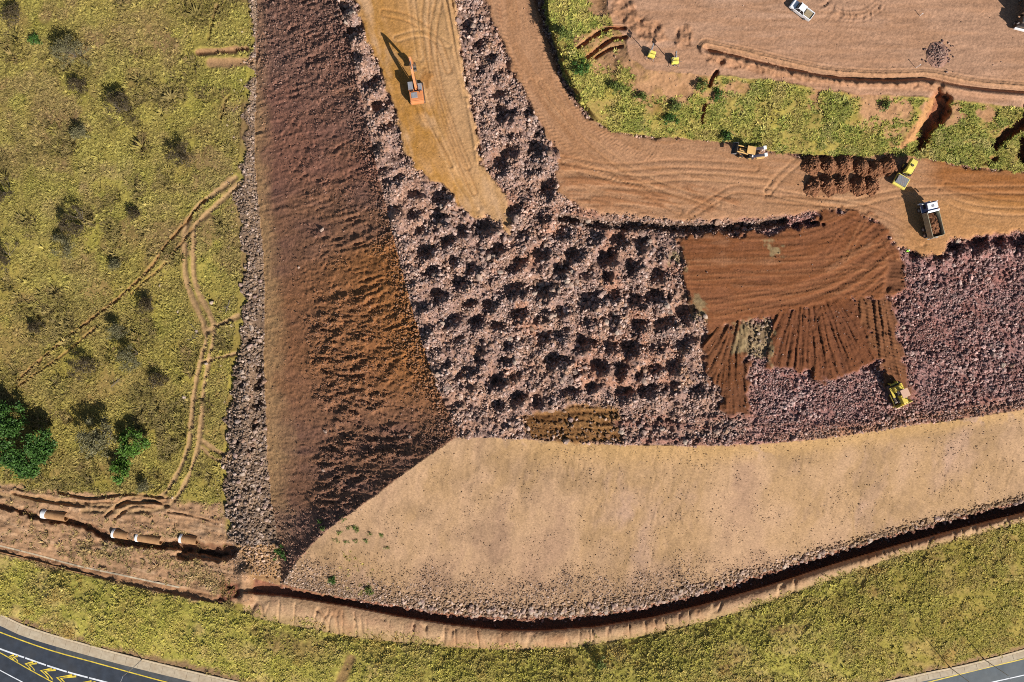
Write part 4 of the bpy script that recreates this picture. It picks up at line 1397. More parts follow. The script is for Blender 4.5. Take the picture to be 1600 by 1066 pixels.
# ------------------------------------------------------------------ earthmoving machines
def wheel(name, parent, x, y, r, w_, m=None, rim=None):
    bm = nb()
    cyl(bm, (0, -w_ / 2, 0), (0, w_ / 2, 0), r, 22)
    es = [e for e in bm.edges if abs(e.verts[0].co.y - e.verts[1].co.y) < 1e-4]
    bmesh.ops.bevel(bm, geom=es, offset=r * 0.12, segments=2, affect='EDGES')
    t_ = part(name, bm, m or M_RUB, parent)
    t_.location = (x, y, r)
    bm = nb()
    sgn = 1 if y > 0 else -1
    cyl(bm, (0, sgn * w_ * 0.30, 0), (0, sgn * w_ * 0.53, 0), r * 0.55, 16, r * 0.48)
    part('rim', bm, rim or M_GREY, t_)
    return t_


def track(parent, x0, x1, y, r, w_, m=M_STEEL):
    bm = nb()
    prof = [(x0 + r * math.cos(a_), r + r * math.sin(a_)) for a_ in np.linspace(math.pi / 2, math.pi * 1.5, 9)] + [(x1 + r * math.cos(a_), r + r * math.sin(a_)) for a_ in np.linspace(-math.pi / 2, math.pi / 2, 9)]
    prism(bm, prof, y - w_ / 2, y + w_ / 2)
    t_ = part('crawler_track', bm, m, parent)
    bm = nb()
    n = int((x1 - x0) / 0.22)
    for i in range(n):
        box(bm, (x0 + (i + .5) * (x1 - x0) / n, y, 2 * r + 0.01), (0.07, w_ * 1.02, 0.07))
    o = part('track_pads', bm, M_RUB, t_)
    o['kind'] = 'stuff'
    return t_


# orange excavator
ex = root('excavator', 'orange tracked excavator with raised boom on the tan ramp', 'excavator', 652, 148, (-0.13, -1))
ex.scale = (1.06, 1.06, 1.15)
track(ex, -1.55, 1.55, 1.12, 0.42, 0.55)
track(ex, -1.55, 1.55, -1.12, 0.42, 0.55)
bm = nb()
box(bm, (0, 0, 0.62), (2.0, 1.7, 0.5), 0.08)
cyl(bm, (0, 0, 0.8), (0, 0, 1.05), 0.75, 20)
part('undercarriage', bm, M_STEEL, ex)
bm = nb()
box(bm, (-0.35, 0, 1.35), (3.1, 2.55, 0.62), 0.1)
part('deck', bm, M_ORANGE, ex)
bm = nb()
box(bm, (-1.05, 0, 1.85), (1.75, 2.5, 0.75), 0.14)
hs_ = part('engine_hood', bm, M_ORANGE, ex)
bm = nb()
box(bm, (-0.95, 0.35, 2.25), (1.05, 1.15, 0.09), 0.03)
part('engine_grille', bm, M_GREY, hs_)
bm = nb()
cyl(bm, (-0.5, -0.75, 2.2), (-0.5, -0.75, 2.75), 0.07, 10)
part('exhaust', bm, M_STEEL, hs_)
bm = nb()
prism(bm, [(-2.35, 1.15), (-2.35, 1.9), (-2.15, 2.2), (-1.85, 2.2), (-1.85, 1.05)], -1.25, 1.25)
bmesh.ops.bevel(bm, geom=bm.edges[:], offset=0.1, segments=2, affect='EDGES')
part('counterweight', bm, M_ORANGE, ex)
bm = nb()
box(bm, (0.65, 0.78, 2.15), (1.6, 0.95, 1.6), 0.1, taper=(0.88, 0.92))
cb = part('cab', bm, M_GLASS, ex)
bm = nb()
box(bm, (0.62, 0.78, 2.98), (1.45, 0.9, 0.08), 0.03)
part('roof', bm, M_GREY, cb)
for (sx, sy) in ((-1, -1), (-1, 1), (1, -1), (1, 1)):
    bm = nb()
    cyl(bm, (0.65 + sx * .76, 0.78 + sy * .45, 1.35), (0.65 + sx * .68, 0.78 + sy * .42, 2.96), 0.05, 6)
    part('post', bm, M_ORANGE, cb)
bm = nb()
box(bm, (0.6, -0.85, 1.75), (1.5, 0.75, 0.35), 0.06)
part('tool_box', bm, M_GREY, ex)


def beam(name, parent, pts, w_, d0, d1, m):
    """boxy arm through points in the x,z plane, depth d0 at the start and d1 at the end"""
    bm = nb()
    p = [Vector((x, 0, z)) for x, z in pts]
    up_, dn = [], []
    for i, q in enumerate(p):
        t_ = (p[min(i + 1, len(p) - 1)] - p[max(i - 1, 0)]).normalized()
        n_ = Vector((-t_.z, 0, t_.x))
        f = i / (len(p) - 1)
        d = d0 * (1 - f) + d1 * f
        up_.append((q + n_ * d / 2))
        dn.append((q - n_ * d / 2))
    prof = [(q.x, q.z) for q in up_] + [(q.x, q.z) for q in dn[::-1]]
    prism(bm, prof, -w_ / 2, w_ / 2)
    return part(name, bm, m, parent)


bo = beam('boom', ex, [(0.5, 1.7), (1.3, 3.3), (2.2, 4.6), (3.2, 5.35), (4.5, 5.7)], 0.42, 0.75, 0.42, M_ORANGE)
bo.location.y = -0.12
ar = beam('arm', ex, [(4.15, 6.35), (4.5, 5.7), (4.75, 4.2), (4.85, 2.6)], 0.34, 0.5, 0.3, M_ORANGE)
ar.location.y = -0.12
bm = nb()
prism(bm, [(4.7, 2.7), (5.05, 2.55), (5.2, 1.9), (4.9, 1.25), (4.3, 1.05), (3.9, 1.5), (4.1, 1.6), (4.45, 1.4), (4.75, 1.75), (4.7, 2.2)], -0.62, 0.5)
bk = part('bucket', bm, M_STEEL, ex)
for yy in (-0.5, -0.2, 0.1, 0.4):
    bm = nb()
    box(bm, (3.85, yy, 1.48), (0.3, 0.09, 0.07), ry=0.4)
    part('tooth', bm, M_GREY, bk)
for y_ in (-0.42, 0.18):
    bm = nb()
    cyl(bm, (0.95, y_, 1.45), (1.7, y_, 3.0), 0.10, 10)
    c_ = part('boom_cylinder', bm, M_STEEL, ex)
    bm = nb()
    cyl(bm, (1.7, y_, 3.0), (2.2, y_, 4.3), 0.055, 8)
    part('rod', bm, M_CHROME, c_)
bm = nb()
cyl(bm, (2.6, -0.12, 5.35), (3.6, -0.12, 6.1), 0.09, 10)
c_ = part('arm_cylinder', bm, M_STEEL, ex)
bm = nb()
cyl(bm, (3.6, -0.12, 6.1), (4.15, -0.12, 6.35), 0.05, 8)
part('rod', bm, M_CHROME, c_)

# tipper truck
tk = root('tipper_truck', 'white and blue tipper truck with a khaki body beside its long shadow', 'truck', 1446, 347, (-0.24, -1))
tk.scale = (1.07, 1.04, 1.28)
bm = nb()
box(bm, (-0.1, 0, 0.85), (6.6, 0.9, 0.3), 0.03)
part('chassis', bm, M_STEEL, tk)
for x_ in (2.35, -1.35, -2.55):
    for s_ in (-1, 1):
        wheel('wheel', tk, x_, s_ * 0.98, 0.5, 0.36 if x_ > 0 else 0.5)
bm = nb()
box(bm, (2.55, 0, 1.75), (1.7, 2.25, 1.7), 0.12, taper=(0.9, 0.95))
cb = part('cab', bm, M_BLUE, tk)
bm = nb()
box(bm, (2.6, 0, 2.66), (1.15, 2.0, 0.16), 0.06)
rf_ = part('roof', bm, M_WHITE, cb)
bm = nb()
box(bm, (2.5, 0, 2.76), (0.42, 0.5, 0.06), 0.02)
part('roof_hatch', bm, M_GREY, rf_)
bm = nb()
box(bm, (3.36, 0, 2.05), (0.1, 1.95, 0.75), 0.03, ry=-0.1)
part('windscreen', bm, M_GLASS, cb)
for s_ in (-1, 1):
    bm = nb()
    box(bm, (2.75, s_ * 1.1, 2.05), (0.8, 0.06, 0.6), 0.02)
    part('side_window', bm, M_GLASS, cb)
    bm = nb()
    box(bm, (3.25, s_ * 1.42, 2.0), (0.12, 0.3, 0.55), 0.04)
    cyl(bm, (3.2, s_ * 1.1, 2.25), (3.25, s_ * 1.42, 2.2), 0.03, 6)
    part('mirror', bm, M_WHITE, cb)
    bm = nb()
    box(bm, (2.35, s_ * 1.12, 1.15), (1.25, 0.2, 0.14), 0.04)
    part('mudguard', bm, M_WHITE, cb)
bm = nb()
box(bm, (3.48, 0, 0.75), (0.22, 2.3, 0.5), 0.06)
part('bumper', bm, M_WHITE, cb)
for s_ in (-1, 1):
    bm = nb()
    box(bm, (3.6, s_ * 0.85, 0.8), (0.06, 0.35, 0.2), 0.02)
    part('headlight', bm, M_CHROME, cb)
bm = nb()
prism(bm, [(1.55, 1.15), (1.55, 2.55), (1.75, 2.75), (1.62, 2.75), (1.42, 2.55), (1.42, 1.15)], -1.15, 1.15)
bd = part('head_board', bm, M_WHITE, tk)
for s_ in (-1, 1):
    bm = nb()
    prism(bm, [(1.5, 1.15), (1.5, 2.4), (1.3, 2.5), (-3.1, 2.5), (-3.25, 1.15)], s_ * 1.12, s_ * 1.2)
    for i in range(6):
        box(bm, (1.2 - i * 0.82, s_ * 1.23, 1.8), (0.1, 0.07, 1.25))
    part('side_wall', bm, M_KHAKI, tk)
bm = nb()
box(bm, (-0.85, 0, 1.2), (4.75, 2.24, 0.12))
part('floor', bm, M_STEEL, tk)
bm = nb()
box(bm, (-3.22, 0, 1.75), (0.1, 2.2, 1.15), 0.02)
part('tailgate', bm, M_KHAKI, tk)
bm = nb()
box(bm, (-3.35, 0, 0.75), (0.12, 2.2, 0.14), 0.02)
part('rear_bumper', bm, M_GREY, tk)


def lumps(bm, nx_, ny_, sx, sy, h, seed, prof):
    """a lumpy rounded heap on a grid"""
    rr = np.random.default_rng(seed)
    xs = np.linspace(-1, 1, nx_)
    ys = np.linspace(-1, 1, ny_)
    X_, Y_ = np.meshgrid(xs, ys)
    H_ = prof(X_, Y_) * h + (fbm(X_ * 5 + seed, Y_ * 4, 3, seed % 50) - .5) * h * 0.6 * (prof(X_, Y_) > 0.03)
    H_ = H_ - 0.5 * (prof(X_, Y_) < 0.015)
    g = [[bm.verts.new((X_[j, i] * sx, Y_[j, i] * sy, H_[j, i])) for i in range(nx_)] for j in range(ny_)]
    for j in range(ny_ - 1):
        for i in range(nx_ - 1):
            bm.faces.new((g[j][i], g[j][i + 1], g[j + 1][i + 1], g[j + 1][i]))


bm = nb()
lumps(bm, 34, 20, 2.2, 1.1, 0.85, 5, lambda x, y: np.clip(1 - 0.8 * np.abs(x + .1) ** 2.2, 0, 1) * np.clip(1 - 0.75 * np.abs(y) ** 2.5, 0, 1))
ld = part('soil_load', bm, M_SOILB)
ld.parent = None
bpy.context.view_layer.update()
ld.location = tk.matrix_basis @ Vector((-0.75, 0, 1.5))
ld.scale = (1.05, 1.0, 1.2)
ld.rotation_euler = tk.rotation_euler
tag(ld, 'dark brown soil heaped inside the open body of the tipper truck', 'soil load')

# yellow roller
ro = root('soil_compactor', 'bright yellow roller with grey drum deck beside the brown soil heaps', 'compactor', 1411, 272, (-0.5, 0.87))
for s_ in (-1, 1):
    wheel('wheel', ro, -1.15, s_ * 0.85, 0.75, 0.5, rim=M_BYEL)
bm = nb()
prism(bm, [(-3.0, 0.9), (-3.0, 1.75), (-2.7, 2.15), (-1.6, 2.3), (0.35, 2.3), (0.35, 0.8)], -0.66, 0.66)
bmesh.ops.bevel(bm, geom=bm.edges[:], offset=0.1, segments=2, affect='EDGES')
hd_ = part('engine_hood', bm, M_BYEL, ro)
bm = nb()
cyl(bm, (-1.25, -0.05, 2.25), (-1.25, -0.05, 2.55), 0.22, 14)
part('air_intake', bm, M_STEEL, hd_)
bm = nb()
box(bm, (-2.75, 0, 1.95), (0.12, 0.9, 0.3), 0.03)
part('rear_grille', bm, M_STEEL, hd_)
bm = nb()
box(bm, (-0.3, 0, 0.85), (1.6, 1.2, 0.5), 0.06)
part('rear_frame', bm, M_STEEL, ro)
bm = nb()
box(bm, (0.6, 0, 0.9), (0.5, 0.5, 0.5), 0.05)
part('hitch', bm, M_STEEL, ro)
bm = nb()
cyl(bm, (1.95, -1.12, 0.78), (1.95, 1.12, 0.78), 0.78, 32)
part('drum', bm, M_GREY, ro)
for (c_, s_, nm) in (((1.95, 1.3, 1.0), (2.3, 0.16, 0.5), 'side_frame'), ((1.95, -1.3, 1.0), (2.3, 0.16, 0.5), 'side_frame'), ((3.05, 0, 1.0), (0.42, 2.7, 0.55), 'front_frame'), ((0.92, 0, 1.05), (0.2, 2.7, 0.5), 'cross_frame')):
    bm = nb()
    box(bm, c_, s_, 0.05)
    part(nm, bm, M_BYEL, ro)
bm = nb()
box(bm, (1.95, 0, 1.58), (1.7, 2.25, 0.05))
pt_ = part('drum_deck', bm, M_GREY, ro)
for i in range(9):
    bm = nb()
    box(bm, (1.2 + i * 0.19, 0, 1.62), (0.05, 2.2, 0.03))
    part('tread_bar', bm, M_STEEL, pt_)
bm = nb()
box(bm, (0.35, 0.55, 1.75), (0.5, 0.5, 0.5), 0.06)
box(bm, (0.1, 0.55, 2.0), (0.12, 0.5, 0.6), 0.04)
part('seat', bm, M_RUB, ro)

# yellow bulldozer
dz_ = root('bulldozer', 'muddy yellow bulldozer with beige canopy at the end of its track', 'bulldozer', 1398, 614, (0.42, 0.91))
dz_.scale = (1.08, 1.08, 1.35)
for s_ in (-1, 1):
    track(dz_, -1.5, 1.35, s_ * 1.0, 0.48, 0.5)
bm = nb()
box(bm, (0, 0, 0.95), (3.4, 1.4, 0.6), 0.06)
part('chassis', bm, M_STEEL, dz_)
bm = nb()
box(bm, (1.05, 0, 1.6), (1.7, 1.1, 0.85), 0.1, taper=(1.0, 0.85))
hd_ = part('engine_hood', bm, M_YEL, dz_)
bm = nb()
cyl(bm, (1.0, 0.2, 2.0), (1.0, 0.2, 2.6), 0.08, 10)
part('exhaust', bm, M_STEEL, hd_)
bm = nb()
box(bm, (-1.05, 0, 1.45), (1.0, 1.6, 0.6), 0.08)
part('fuel_tank', bm, M_YEL, dz_)
bm = nb()
box(bm, (-0.3, 0, 1.65), (0.9, 1.3, 0.35), 0.05)
box(bm, (-0.55, 0, 2.0), (0.2, 0.6, 0.6), 0.05)
part('seat', bm, M_RUB, dz_)
bm = nb()
box(bm, (-0.3, 0, 2.95), (1.55, 1.5, 0.1), 0.04)
cp = part('canopy', bm, mat('canopy_beige', tuple(S(225, 180, 150)), 0.6, var=0.06), dz_)
for (sx, sy) in ((-1, -1), (-1, 1), (1, -1), (1, 1)):
    bm = nb()
    cyl(bm, (-0.3 + sx * 0.68, sy * 0.65, 1.4), (-0.3 + sx * 0.68, sy * 0.65, 2.92), 0.05, 6)
    part('post', bm, M_YEL, cp)
for s_ in (-1, 1):
    bm = nb()
    box(bm, (0.9, s_ * 1.35, 0.6), (2.4, 0.14, 0.25), 0.03)
    part('push_arm', bm, M_YEL, dz_)
    bm = nb()
    box(bm, (-0.6, s_ * 1.02, 1.12), (2.0, 0.5, 0.08), 0.02)
    part('fender', bm, M_YEL, dz_)
bm = nb()
prism(bm, [(2.35, 0.1), (2.12, 0.45), (2.08, 0.8), (2.2, 1.15), (2.36, 1.3), (2.28, 1.34), (2.06, 1.18), (1.95, 0.8), (2.0, 0.4), (2.2, 0.08)], -1.6, 1.6)
part('blade', bm, M_YEL, dz_)
bm = nb()
box(bm, (-1.95, 0, 0.95), (0.3, 1.5, 0.25), 0.04)
rp = part('ripper_beam', bm, M_YEL, dz_)
for y_ in (-0.6, 0.6):
    bm = nb()
    box(bm, (-2.15, y_, 0.7), (0.22, 0.12, 0.9), 0.02)
    part('ripper_tooth', bm, M_YEL, rp)

# tan wheeled loader
lo = root('wheel_loader', 'tan wheeled loader with dark bucket and white rear plates below the grassy bank', 'loader', 1164, 240, (-0.98, -0.18))
for x_, r_w, w_ in ((1.0, 0.55, 0.35), (-0.95, 0.75, 0.42)):
    for s_ in (-1, 1):
        wheel('wheel', lo, x_, s_ * 0.95, r_w, w_, rim=M_TAN)
bm = nb()
box(bm, (0.1, 0, 0.95), (3.4, 0.9, 0.5), 0.05)
part('chassis', bm, M_STEEL, lo)
bm = nb()
box(bm, (1.0, 0, 1.45), (1.5, 0.85, 0.65), 0.08, taper=(0.95, 0.85))
part('engine_hood', bm, M_TAN, lo)
bm = nb()
box(bm, (-0.4, 0, 1.95), (1.35, 1.35, 1.4), 0.06, taper=(0.9, 0.92))
cb = part('cab', bm, M_GLASS, lo)
bm = nb()
box(bm, (-0.4, 0, 2.72), (1.7, 1.6, 0.14), 0.05)
part('roof', bm, M_TAN, cb)
for s_ in (-1, 1):
    b_ = beam('loader_arm', lo, [(-0.1, 1.7), (1.4, 2.2), (2.5, 2.3)], 0.14, 0.26, 0.2, M_TAN)
    b_.location.y = s_ * 0.62
bm = nb()
prism(bm, [(2.3, 2.6), (2.25, 2.0), (2.55, 1.75), (3.3, 1.7), (3.3, 1.76), (2.6, 1.85), (2.4, 2.05), (2.42, 2.6)], -1.15, 1.15)
bk = part('bucket', bm, M_STEEL, lo)
for s_ in (-1, 1):
    bm = nb()
    prism(bm, [(2.3, 2.6), (2.25, 2.0), (2.55, 1.75), (3.3, 1.7), (2.6, 2.55)], s_ * 1.1, s_ * 1.15)
    part('bucket_cheek', bm, M_GREY, bk)
rear = [(-1.3, 0.75), (-1.15, -0.75)]
for s_ in (-1, 1):
    bm = nb()
    box(bm, (-2.45, s_ * 0.72, 1.25), (2.6, 0.52, 0.3), 0.05, rz=0.0)
    o_ = part('rear_beam', bm, M_NAVY, lo)
    o_.rotation_euler.z = 0.32
    o_.location = (0.15, 0.45, 0)
    bm = nb()
    box(bm, (-3.95, s_ * 0.72, 1.27), (0.62, 0.7, 0.36), 0.05)
    q_ = part('end_plate', bm, M_WHITE, o_)
    bm = nb()
    cyl(bm, (-1.1, s_ * 0.72, 1.35), (-1.1, s_ * 0.72, 1.75), 0.16, 10)
    part('lamp', bm, M_WHITE, o_)
bm = nb()
box(bm, (-2.9, 0.55, 0.95), (1.7, 0.5, 0.5), 0.05, rz=0.32)
part('rear_hitch', bm, M_TAN, lo)

# pickup
pk = root('pickup_truck', 'white pickup with dark windscreen and dusty open load bed on the pad', 'pickup', 1250, 19, (-0.8, -0.6))
for x_ in (1.5, -1.4):
    for s_ in (-1, 1):
        wheel('wheel', pk, x_, s_ * 0.78, 0.36, 0.25)
bm = nb()
prism(bm, [(-2.4, 0.45), (-2.45, 0.95), (-0.3, 0.98), (1.0, 1.0), (2.2, 0.92), (2.42, 0.75), (2.42, 0.4), (1.0, 0.35), (-1.0, 0.35)], -0.9, 0.9)
bmesh.ops.bevel(bm, geom=[e for e in bm.edges if abs(e.verts[0].co.y - e.verts[1].co.y) < 1e-4], offset=0.1, segments=3, affect='EDGES')
bdy = part('body', bm, M_WHITE, pk)
bm = nb()
box(bm, (0.25, 0, 1.3), (2.15, 1.62, 0.75), 0.12, taper=(0.62, 0.84))
cb = part('cab', bm, M_GLASS, pk)
bm = nb()
box(bm, (0.12, 0, 1.68), (1.25, 1.34, 0.09), 0.04)
part('roof', bm, M_WHITE, cb)
for (x0, x1) in ((1.28, 0.72), (-0.78, -0.46), (0.12, 0.12)):
    for s_ in (-1, 1):
        bm = nb()
        cyl(bm, (x0, s_ * 0.79, 0.98), (x1, s_ * 0.66, 1.66), 0.05, 6)
        part('pillar', bm, M_WHITE, cb)
bm = nb()
box(bm, (-1.55, 0, 1.0), (1.55, 1.42, 0.05))
part('load_bed', bm, mat('dusty_bed', tuple(S(172, 152, 118)), 0.9, var=0.2, scale=4), pk)
for (c_, s_) in (((-1.55, 0.82, 1.06), (1.75, 0.14, 0.32)), ((-1.55, -0.82, 1.06), (1.75, 0.14, 0.32))):
    bm = nb()
    box(bm, c_, s_, 0.04)
    part('bed_side', bm, M_WHITE, pk)
bm = nb()
box(bm, (-2.4, 0, 1.02), (0.1, 1.74, 0.36), 0.03)
part('tailgate', bm, M_WHITE, pk)
for s_ in (-1, 1):
    bm = nb()
    box(bm, (2.36, s_ * 0.62, 0.78), (0.14, 0.35, 0.16), 0.03)
    part('headlight', bm, M_CHROME, pk)
    bm = nb()
    box(bm, (0.85, s_ * 1.02, 1.1), (0.12, 0.2, 0.16), 0.03)
    part('mirror', bm, M_WHITE, pk)

# lorry cut by the right edge of the picture
ly = root('lorry', 'dark box lorry cut by the right edge, hidden in its own shadow', 'lorry', 1597, 16, (-0.24, 0.97))
for x_ in (3.2, -1.6, -2.9):
    for s_ in (-1, 1):
        wheel('wheel', ly, x_, s_ * 0.98, 0.5, 0.36)
bm = nb()
box(bm, (0, 0, 0.9), (8.4, 1.0, 0.3), 0.03)
part('chassis', bm, M_STEEL, ly)
bm = nb()
box(bm, (-1.1, 0, 2.3), (6.2, 2.4, 2.3), 0.08)
part('box_body', bm, M_STEEL, ly)
bm = nb()
box(bm, (3.3, 0, 1.8), (1.7, 2.2, 1.8), 0.14, taper=(0.88, 0.94))
cb = part('cab', bm, M_STEEL, ly)
bm = nb()
box(bm, (4.12, 0, 2.1), (0.1, 1.9, 0.7), 0.03, ry=-0.1)
part('windscreen', bm, M_GLASS, cb)
bm = nb()
box(bm, (4.3, 0, 0.8), (0.25, 2.3, 0.5), 0.06)
part('bumper', bm, M_WHITE, cb)
for s_ in (-1, 1):
    bm = nb()
    box(bm, (3.95, s_ * 1.35, 2.0), (0.12, 0.28, 0.5), 0.04)
    part('mirror', bm, M_GREY, cb)

# lighting towers
for (u_, v_, hd, lb) in ((1017, 88, (0.93, 0.3), 'yellow mobile lighting tower on the pad, left of its twin'), (1053, 98, (1.0, -0.05), 'yellow mobile lighting tower on the pad, right of its twin')):
    lt = root('lighting_tower', lb, 'lighting tower', u_, v_, hd, 'lighting towers on the pad edge')
    for s_ in (-1, 1):
        wheel('wheel', lt, 0.0, s_ * 0.62, 0.3, 0.18)
        bm = nb()
        prism(bm, [(-0.7, 0.45), (-0.7, 1.2), (-0.55, 1.35), (0.55, 1.35), (0.7, 1.2), (0.7, 0.45)], s_ * 0.10, s_ * 0.56)
        bmesh.ops.bevel(bm, geom=bm.edges[:], offset=0.05, segments=2, affect='EDGES')
        part('hood', bm, M_BYEL, lt)
    bm = nb()
    box(bm, (0, 0, 0.42), (1.7, 1.1, 0.12), 0.02)
    part('trailer_frame', bm, M_STEEL, lt)
    bm = nb()
    cyl(bm, (0.7, 0, 0.45), (1.5, 0, 0.4), 0.05, 8)
    part('drawbar', bm, M_STEEL, lt)
    for (sx, sy) in ((-1, -1), (-1, 1), (1, -1), (1, 1)):
        bm = nb()
        cyl(bm, (sx * 0.6, sy * 0.5, 0.42), (sx * 0.75, sy * 0.95, 0.4), 0.04, 6)
        cyl(bm, (sx * 0.75, sy * 0.95, 0.5), (sx * 0.75, sy * 0.95, 0.0), 0.035, 6)
        part('outrigger', bm, M_GREY, lt)
    bm = nb()
    cyl(bm, (-0.55, 0, 0.5), (-0.55, 0, 2.6), 0.08, 8)
    cyl(bm, (-0.55, 0, 2.5), (-0.55, 0, 3.9), 0.055, 8)
    ms = part('mast', bm, M_GREY, lt)
    for (sx, sz) in ((-1, 3.75), (1, 3.75), (-1, 4.1), (1, 4.1)):
        bm = nb()
        box(bm, (-0.5, sx * 0.32, sz), (0.22, 0.42, 0.28), 0.04)
        part('floodlight', bm, M_GREY, ms)
    bm = nb()
    box(bm, (-0.55, 0, 3.9), (0.06, 0.9, 0.06))
    part('lamp_bar', bm, M_STEEL, ms)

# person in a lime vest
pe = root('person', 'person in a lime vest standing where the haul road meets the rock field', 'person', 1413, 393, (0.4, -0.9))
SK = [(0, 0, 0.95), (0, 0, 1.2), (0.01, 0, 1.42), (0.01, 0, 1.52), (0.03, 0, 1.62), (0.03, 0, 1.74)]
RD = [0.15, 0.15, 0.16, 0.06, 0.095, 0.085]
ED = [(0, 1), (1, 2), (2, 3), (3, 4), (4, 5)]
for s_ in (-1, 1):
    b0 = len(SK)
    SK += [(0, s_ * 0.11, 0.86), (0.03, s_ * 0.12, 0.48), (0.0, s_ * 0.13, 0.09), (0.15, s_ * 0.15, 0.05)]
    RD += [0.10, 0.07, 0.05, 0.05]
    ED += [(0, b0), (b0, b0 + 1), (b0 + 1, b0 + 2), (b0 + 2, b0 + 3)]
    b1 = len(SK)
    SK += [(0, s_ * 0.2, 1.40), (-0.02, s_ * 0.27, 1.12), (0.10, s_ * 0.28, 0.90), (0.13, s_ * 0.28, 0.83)]
    RD += [0.075, 0.05, 0.036, 0.035]
    ED += [(2, b1), (b1, b1 + 1), (b1 + 1, b1 + 2), (b1 + 2, b1 + 3)]
    for f in range(5):
        SK.append((0.16 + (0.03 if f == 4 else 0.0), s_ * (0.25 + 0.018 * f), 0.76 + (0.05 if f == 4 else 0.01 * f)))
        RD.append(0.009)
        ED.append((b1 + 3, len(SK) - 1))
me = bpy.data.meshes.new('body')
me.from_pydata(SK, ED, [])
bo_ = bpy.data.objects.new('body', me)
bo_.parent = pe
COL.objects.link(bo_)
md = bo_.modifiers.new('skin', 'SKIN')
for i, v_ in enumerate(me.skin_vertices[0].data):
    v_.radius = (RD[i], RD[i])
    v_.use_root = (i == 0)
md2 = bo_.modifiers.new('smooth', 'SUBSURF')
md2.levels = 1
md2.render_levels = 1
me.materials.append(M_CLOTH)
bm = nb()
prism(bm, [(-0.2, 0.9), (-0.21, 1.2), (-0.2, 1.42), (-0.1, 1.52), (0.12, 1.52), (0.21, 1.42), (0.21, 1.2), (0.2, 0.9)], -0.24, 0.24)
bmesh.ops.bevel(bm, geom=bm.edges[:], offset=0.06, segments=2, affect='EDGES')
part('vest', bm, M_VEST, pe)
bm = nb()
bmesh.ops.create_uvsphere(bm, u_segments=14, v_segments=8, radius=0.13, matrix=Matrix.Translation((0.03, 0, 1.74)))
cyl(bm, (0.05, 0, 1.71), (0.05, 0, 1.73), 0.165, 14)
part('hard_hat', bm, M_WHITE, pe)

# marker posts on the pad
for (u_, v_, h_, lb) in ((1431, 106, 1.6, 'white marker post on the pad by the rock pile'), (1437, 25, 1.1, 'short white marker post near the top of the pad')):
    r_ = root('marker_post', lb, 'post', u_, v_, (1, 0), 'marker posts on the pad')
    bm = nb()
    cyl(bm, (0, 0, -0.2), (0, 0, h_), 0.05, 8)
    part('stake', bm, M_WHITE, r_)
    bm = nb()
    box(bm, (0, 0, h_ - 0.15), (0.16, 0.05, 0.22), 0.01)
    part('plate', bm, M_WHITE, r_)

# brown soil heaps
ORD = ['first', 'second', 'third', 'fourth', 'fifth', 'sixth']
rows = (('row against the grassy bank', [(1268, 259), (1293, 257), (1318, 258), (1342, 260), (1364, 263), (1384, 260)]), ('row on the haul road side', [(1268, 290), (1290, 290), (1312, 289), (1337, 290), (1360, 291)]))
hpts = []
for rn, lst in rows:
    for i, (u_, v_) in enumerate(lst):
        bm = nb()
        sx = random.uniform(1.6, 2.3)
        sy = random.uniform(1.9, 2.5)
        u_ += random.uniform(-3, 3)
        v_ += random.uniform(-2, 2)
        lumps(bm, 26, 26, sx, sy, random.uniform(1.3, 2.2), 40 + i * 3 + len(rn), lambda x, y: np.clip(1 - np.hypot(x, y * (0.85 + .15 * np.sign(y))) ** 1.25, 0, 1))
        o_ = part('soil_heap', bm, M_SOILB)
        o_.location = P(u_, v_, float(zat(u_, v_)) - 0.12)
        o_.rotation_euler = (0, 0, random.uniform(-.6, .6))
        tag(o_, 'brown soil heap, ' + ORD[i] + ' from left in the ' + rn, 'soil heap', 'tipped soil heaps')
        hpts.append((u_, v_, o_))
n = 2600
hu, hv = [], []
cx_, cy_, cz_ = [], [], []
for k in range(n):
    u_, v_, o_ = random.choice(hpts)
    a_ = random.uniform(0, 6.28)
    r_ = min(abs(random.gauss(0, .55)), 1.25)
    x_, y_ = math.cos(a_) * r_ * 1.95, math.sin(a_) * r_ * 2.1
    cx_.append(o_.location.x + x_)
    cy_.append(o_.location.y + y_)
    cz_.append(o_.location.z + 0.1 + max(0, 1 - r_ ** 1.25) * 1.7)
hp3 = np.stack([cx_, cy_, cz_], 1)
hs3 = np.exp(RNG.normal(-1.25, .4, n))
stuff_points('soil_clods', 'crumbly brown clods covering the tipped soil heaps', 'clods', hp3, RNG.random((n, 3)) * 6.28, np.stack([hs3, hs3, hs3 * .8], 1), RNG.integers(0, 8, n), np.outer(0.7 + .8 * RNG.random(n), S(156, 110, 80)), [obj('clod_kind', m_) for m_ in ROCKS])

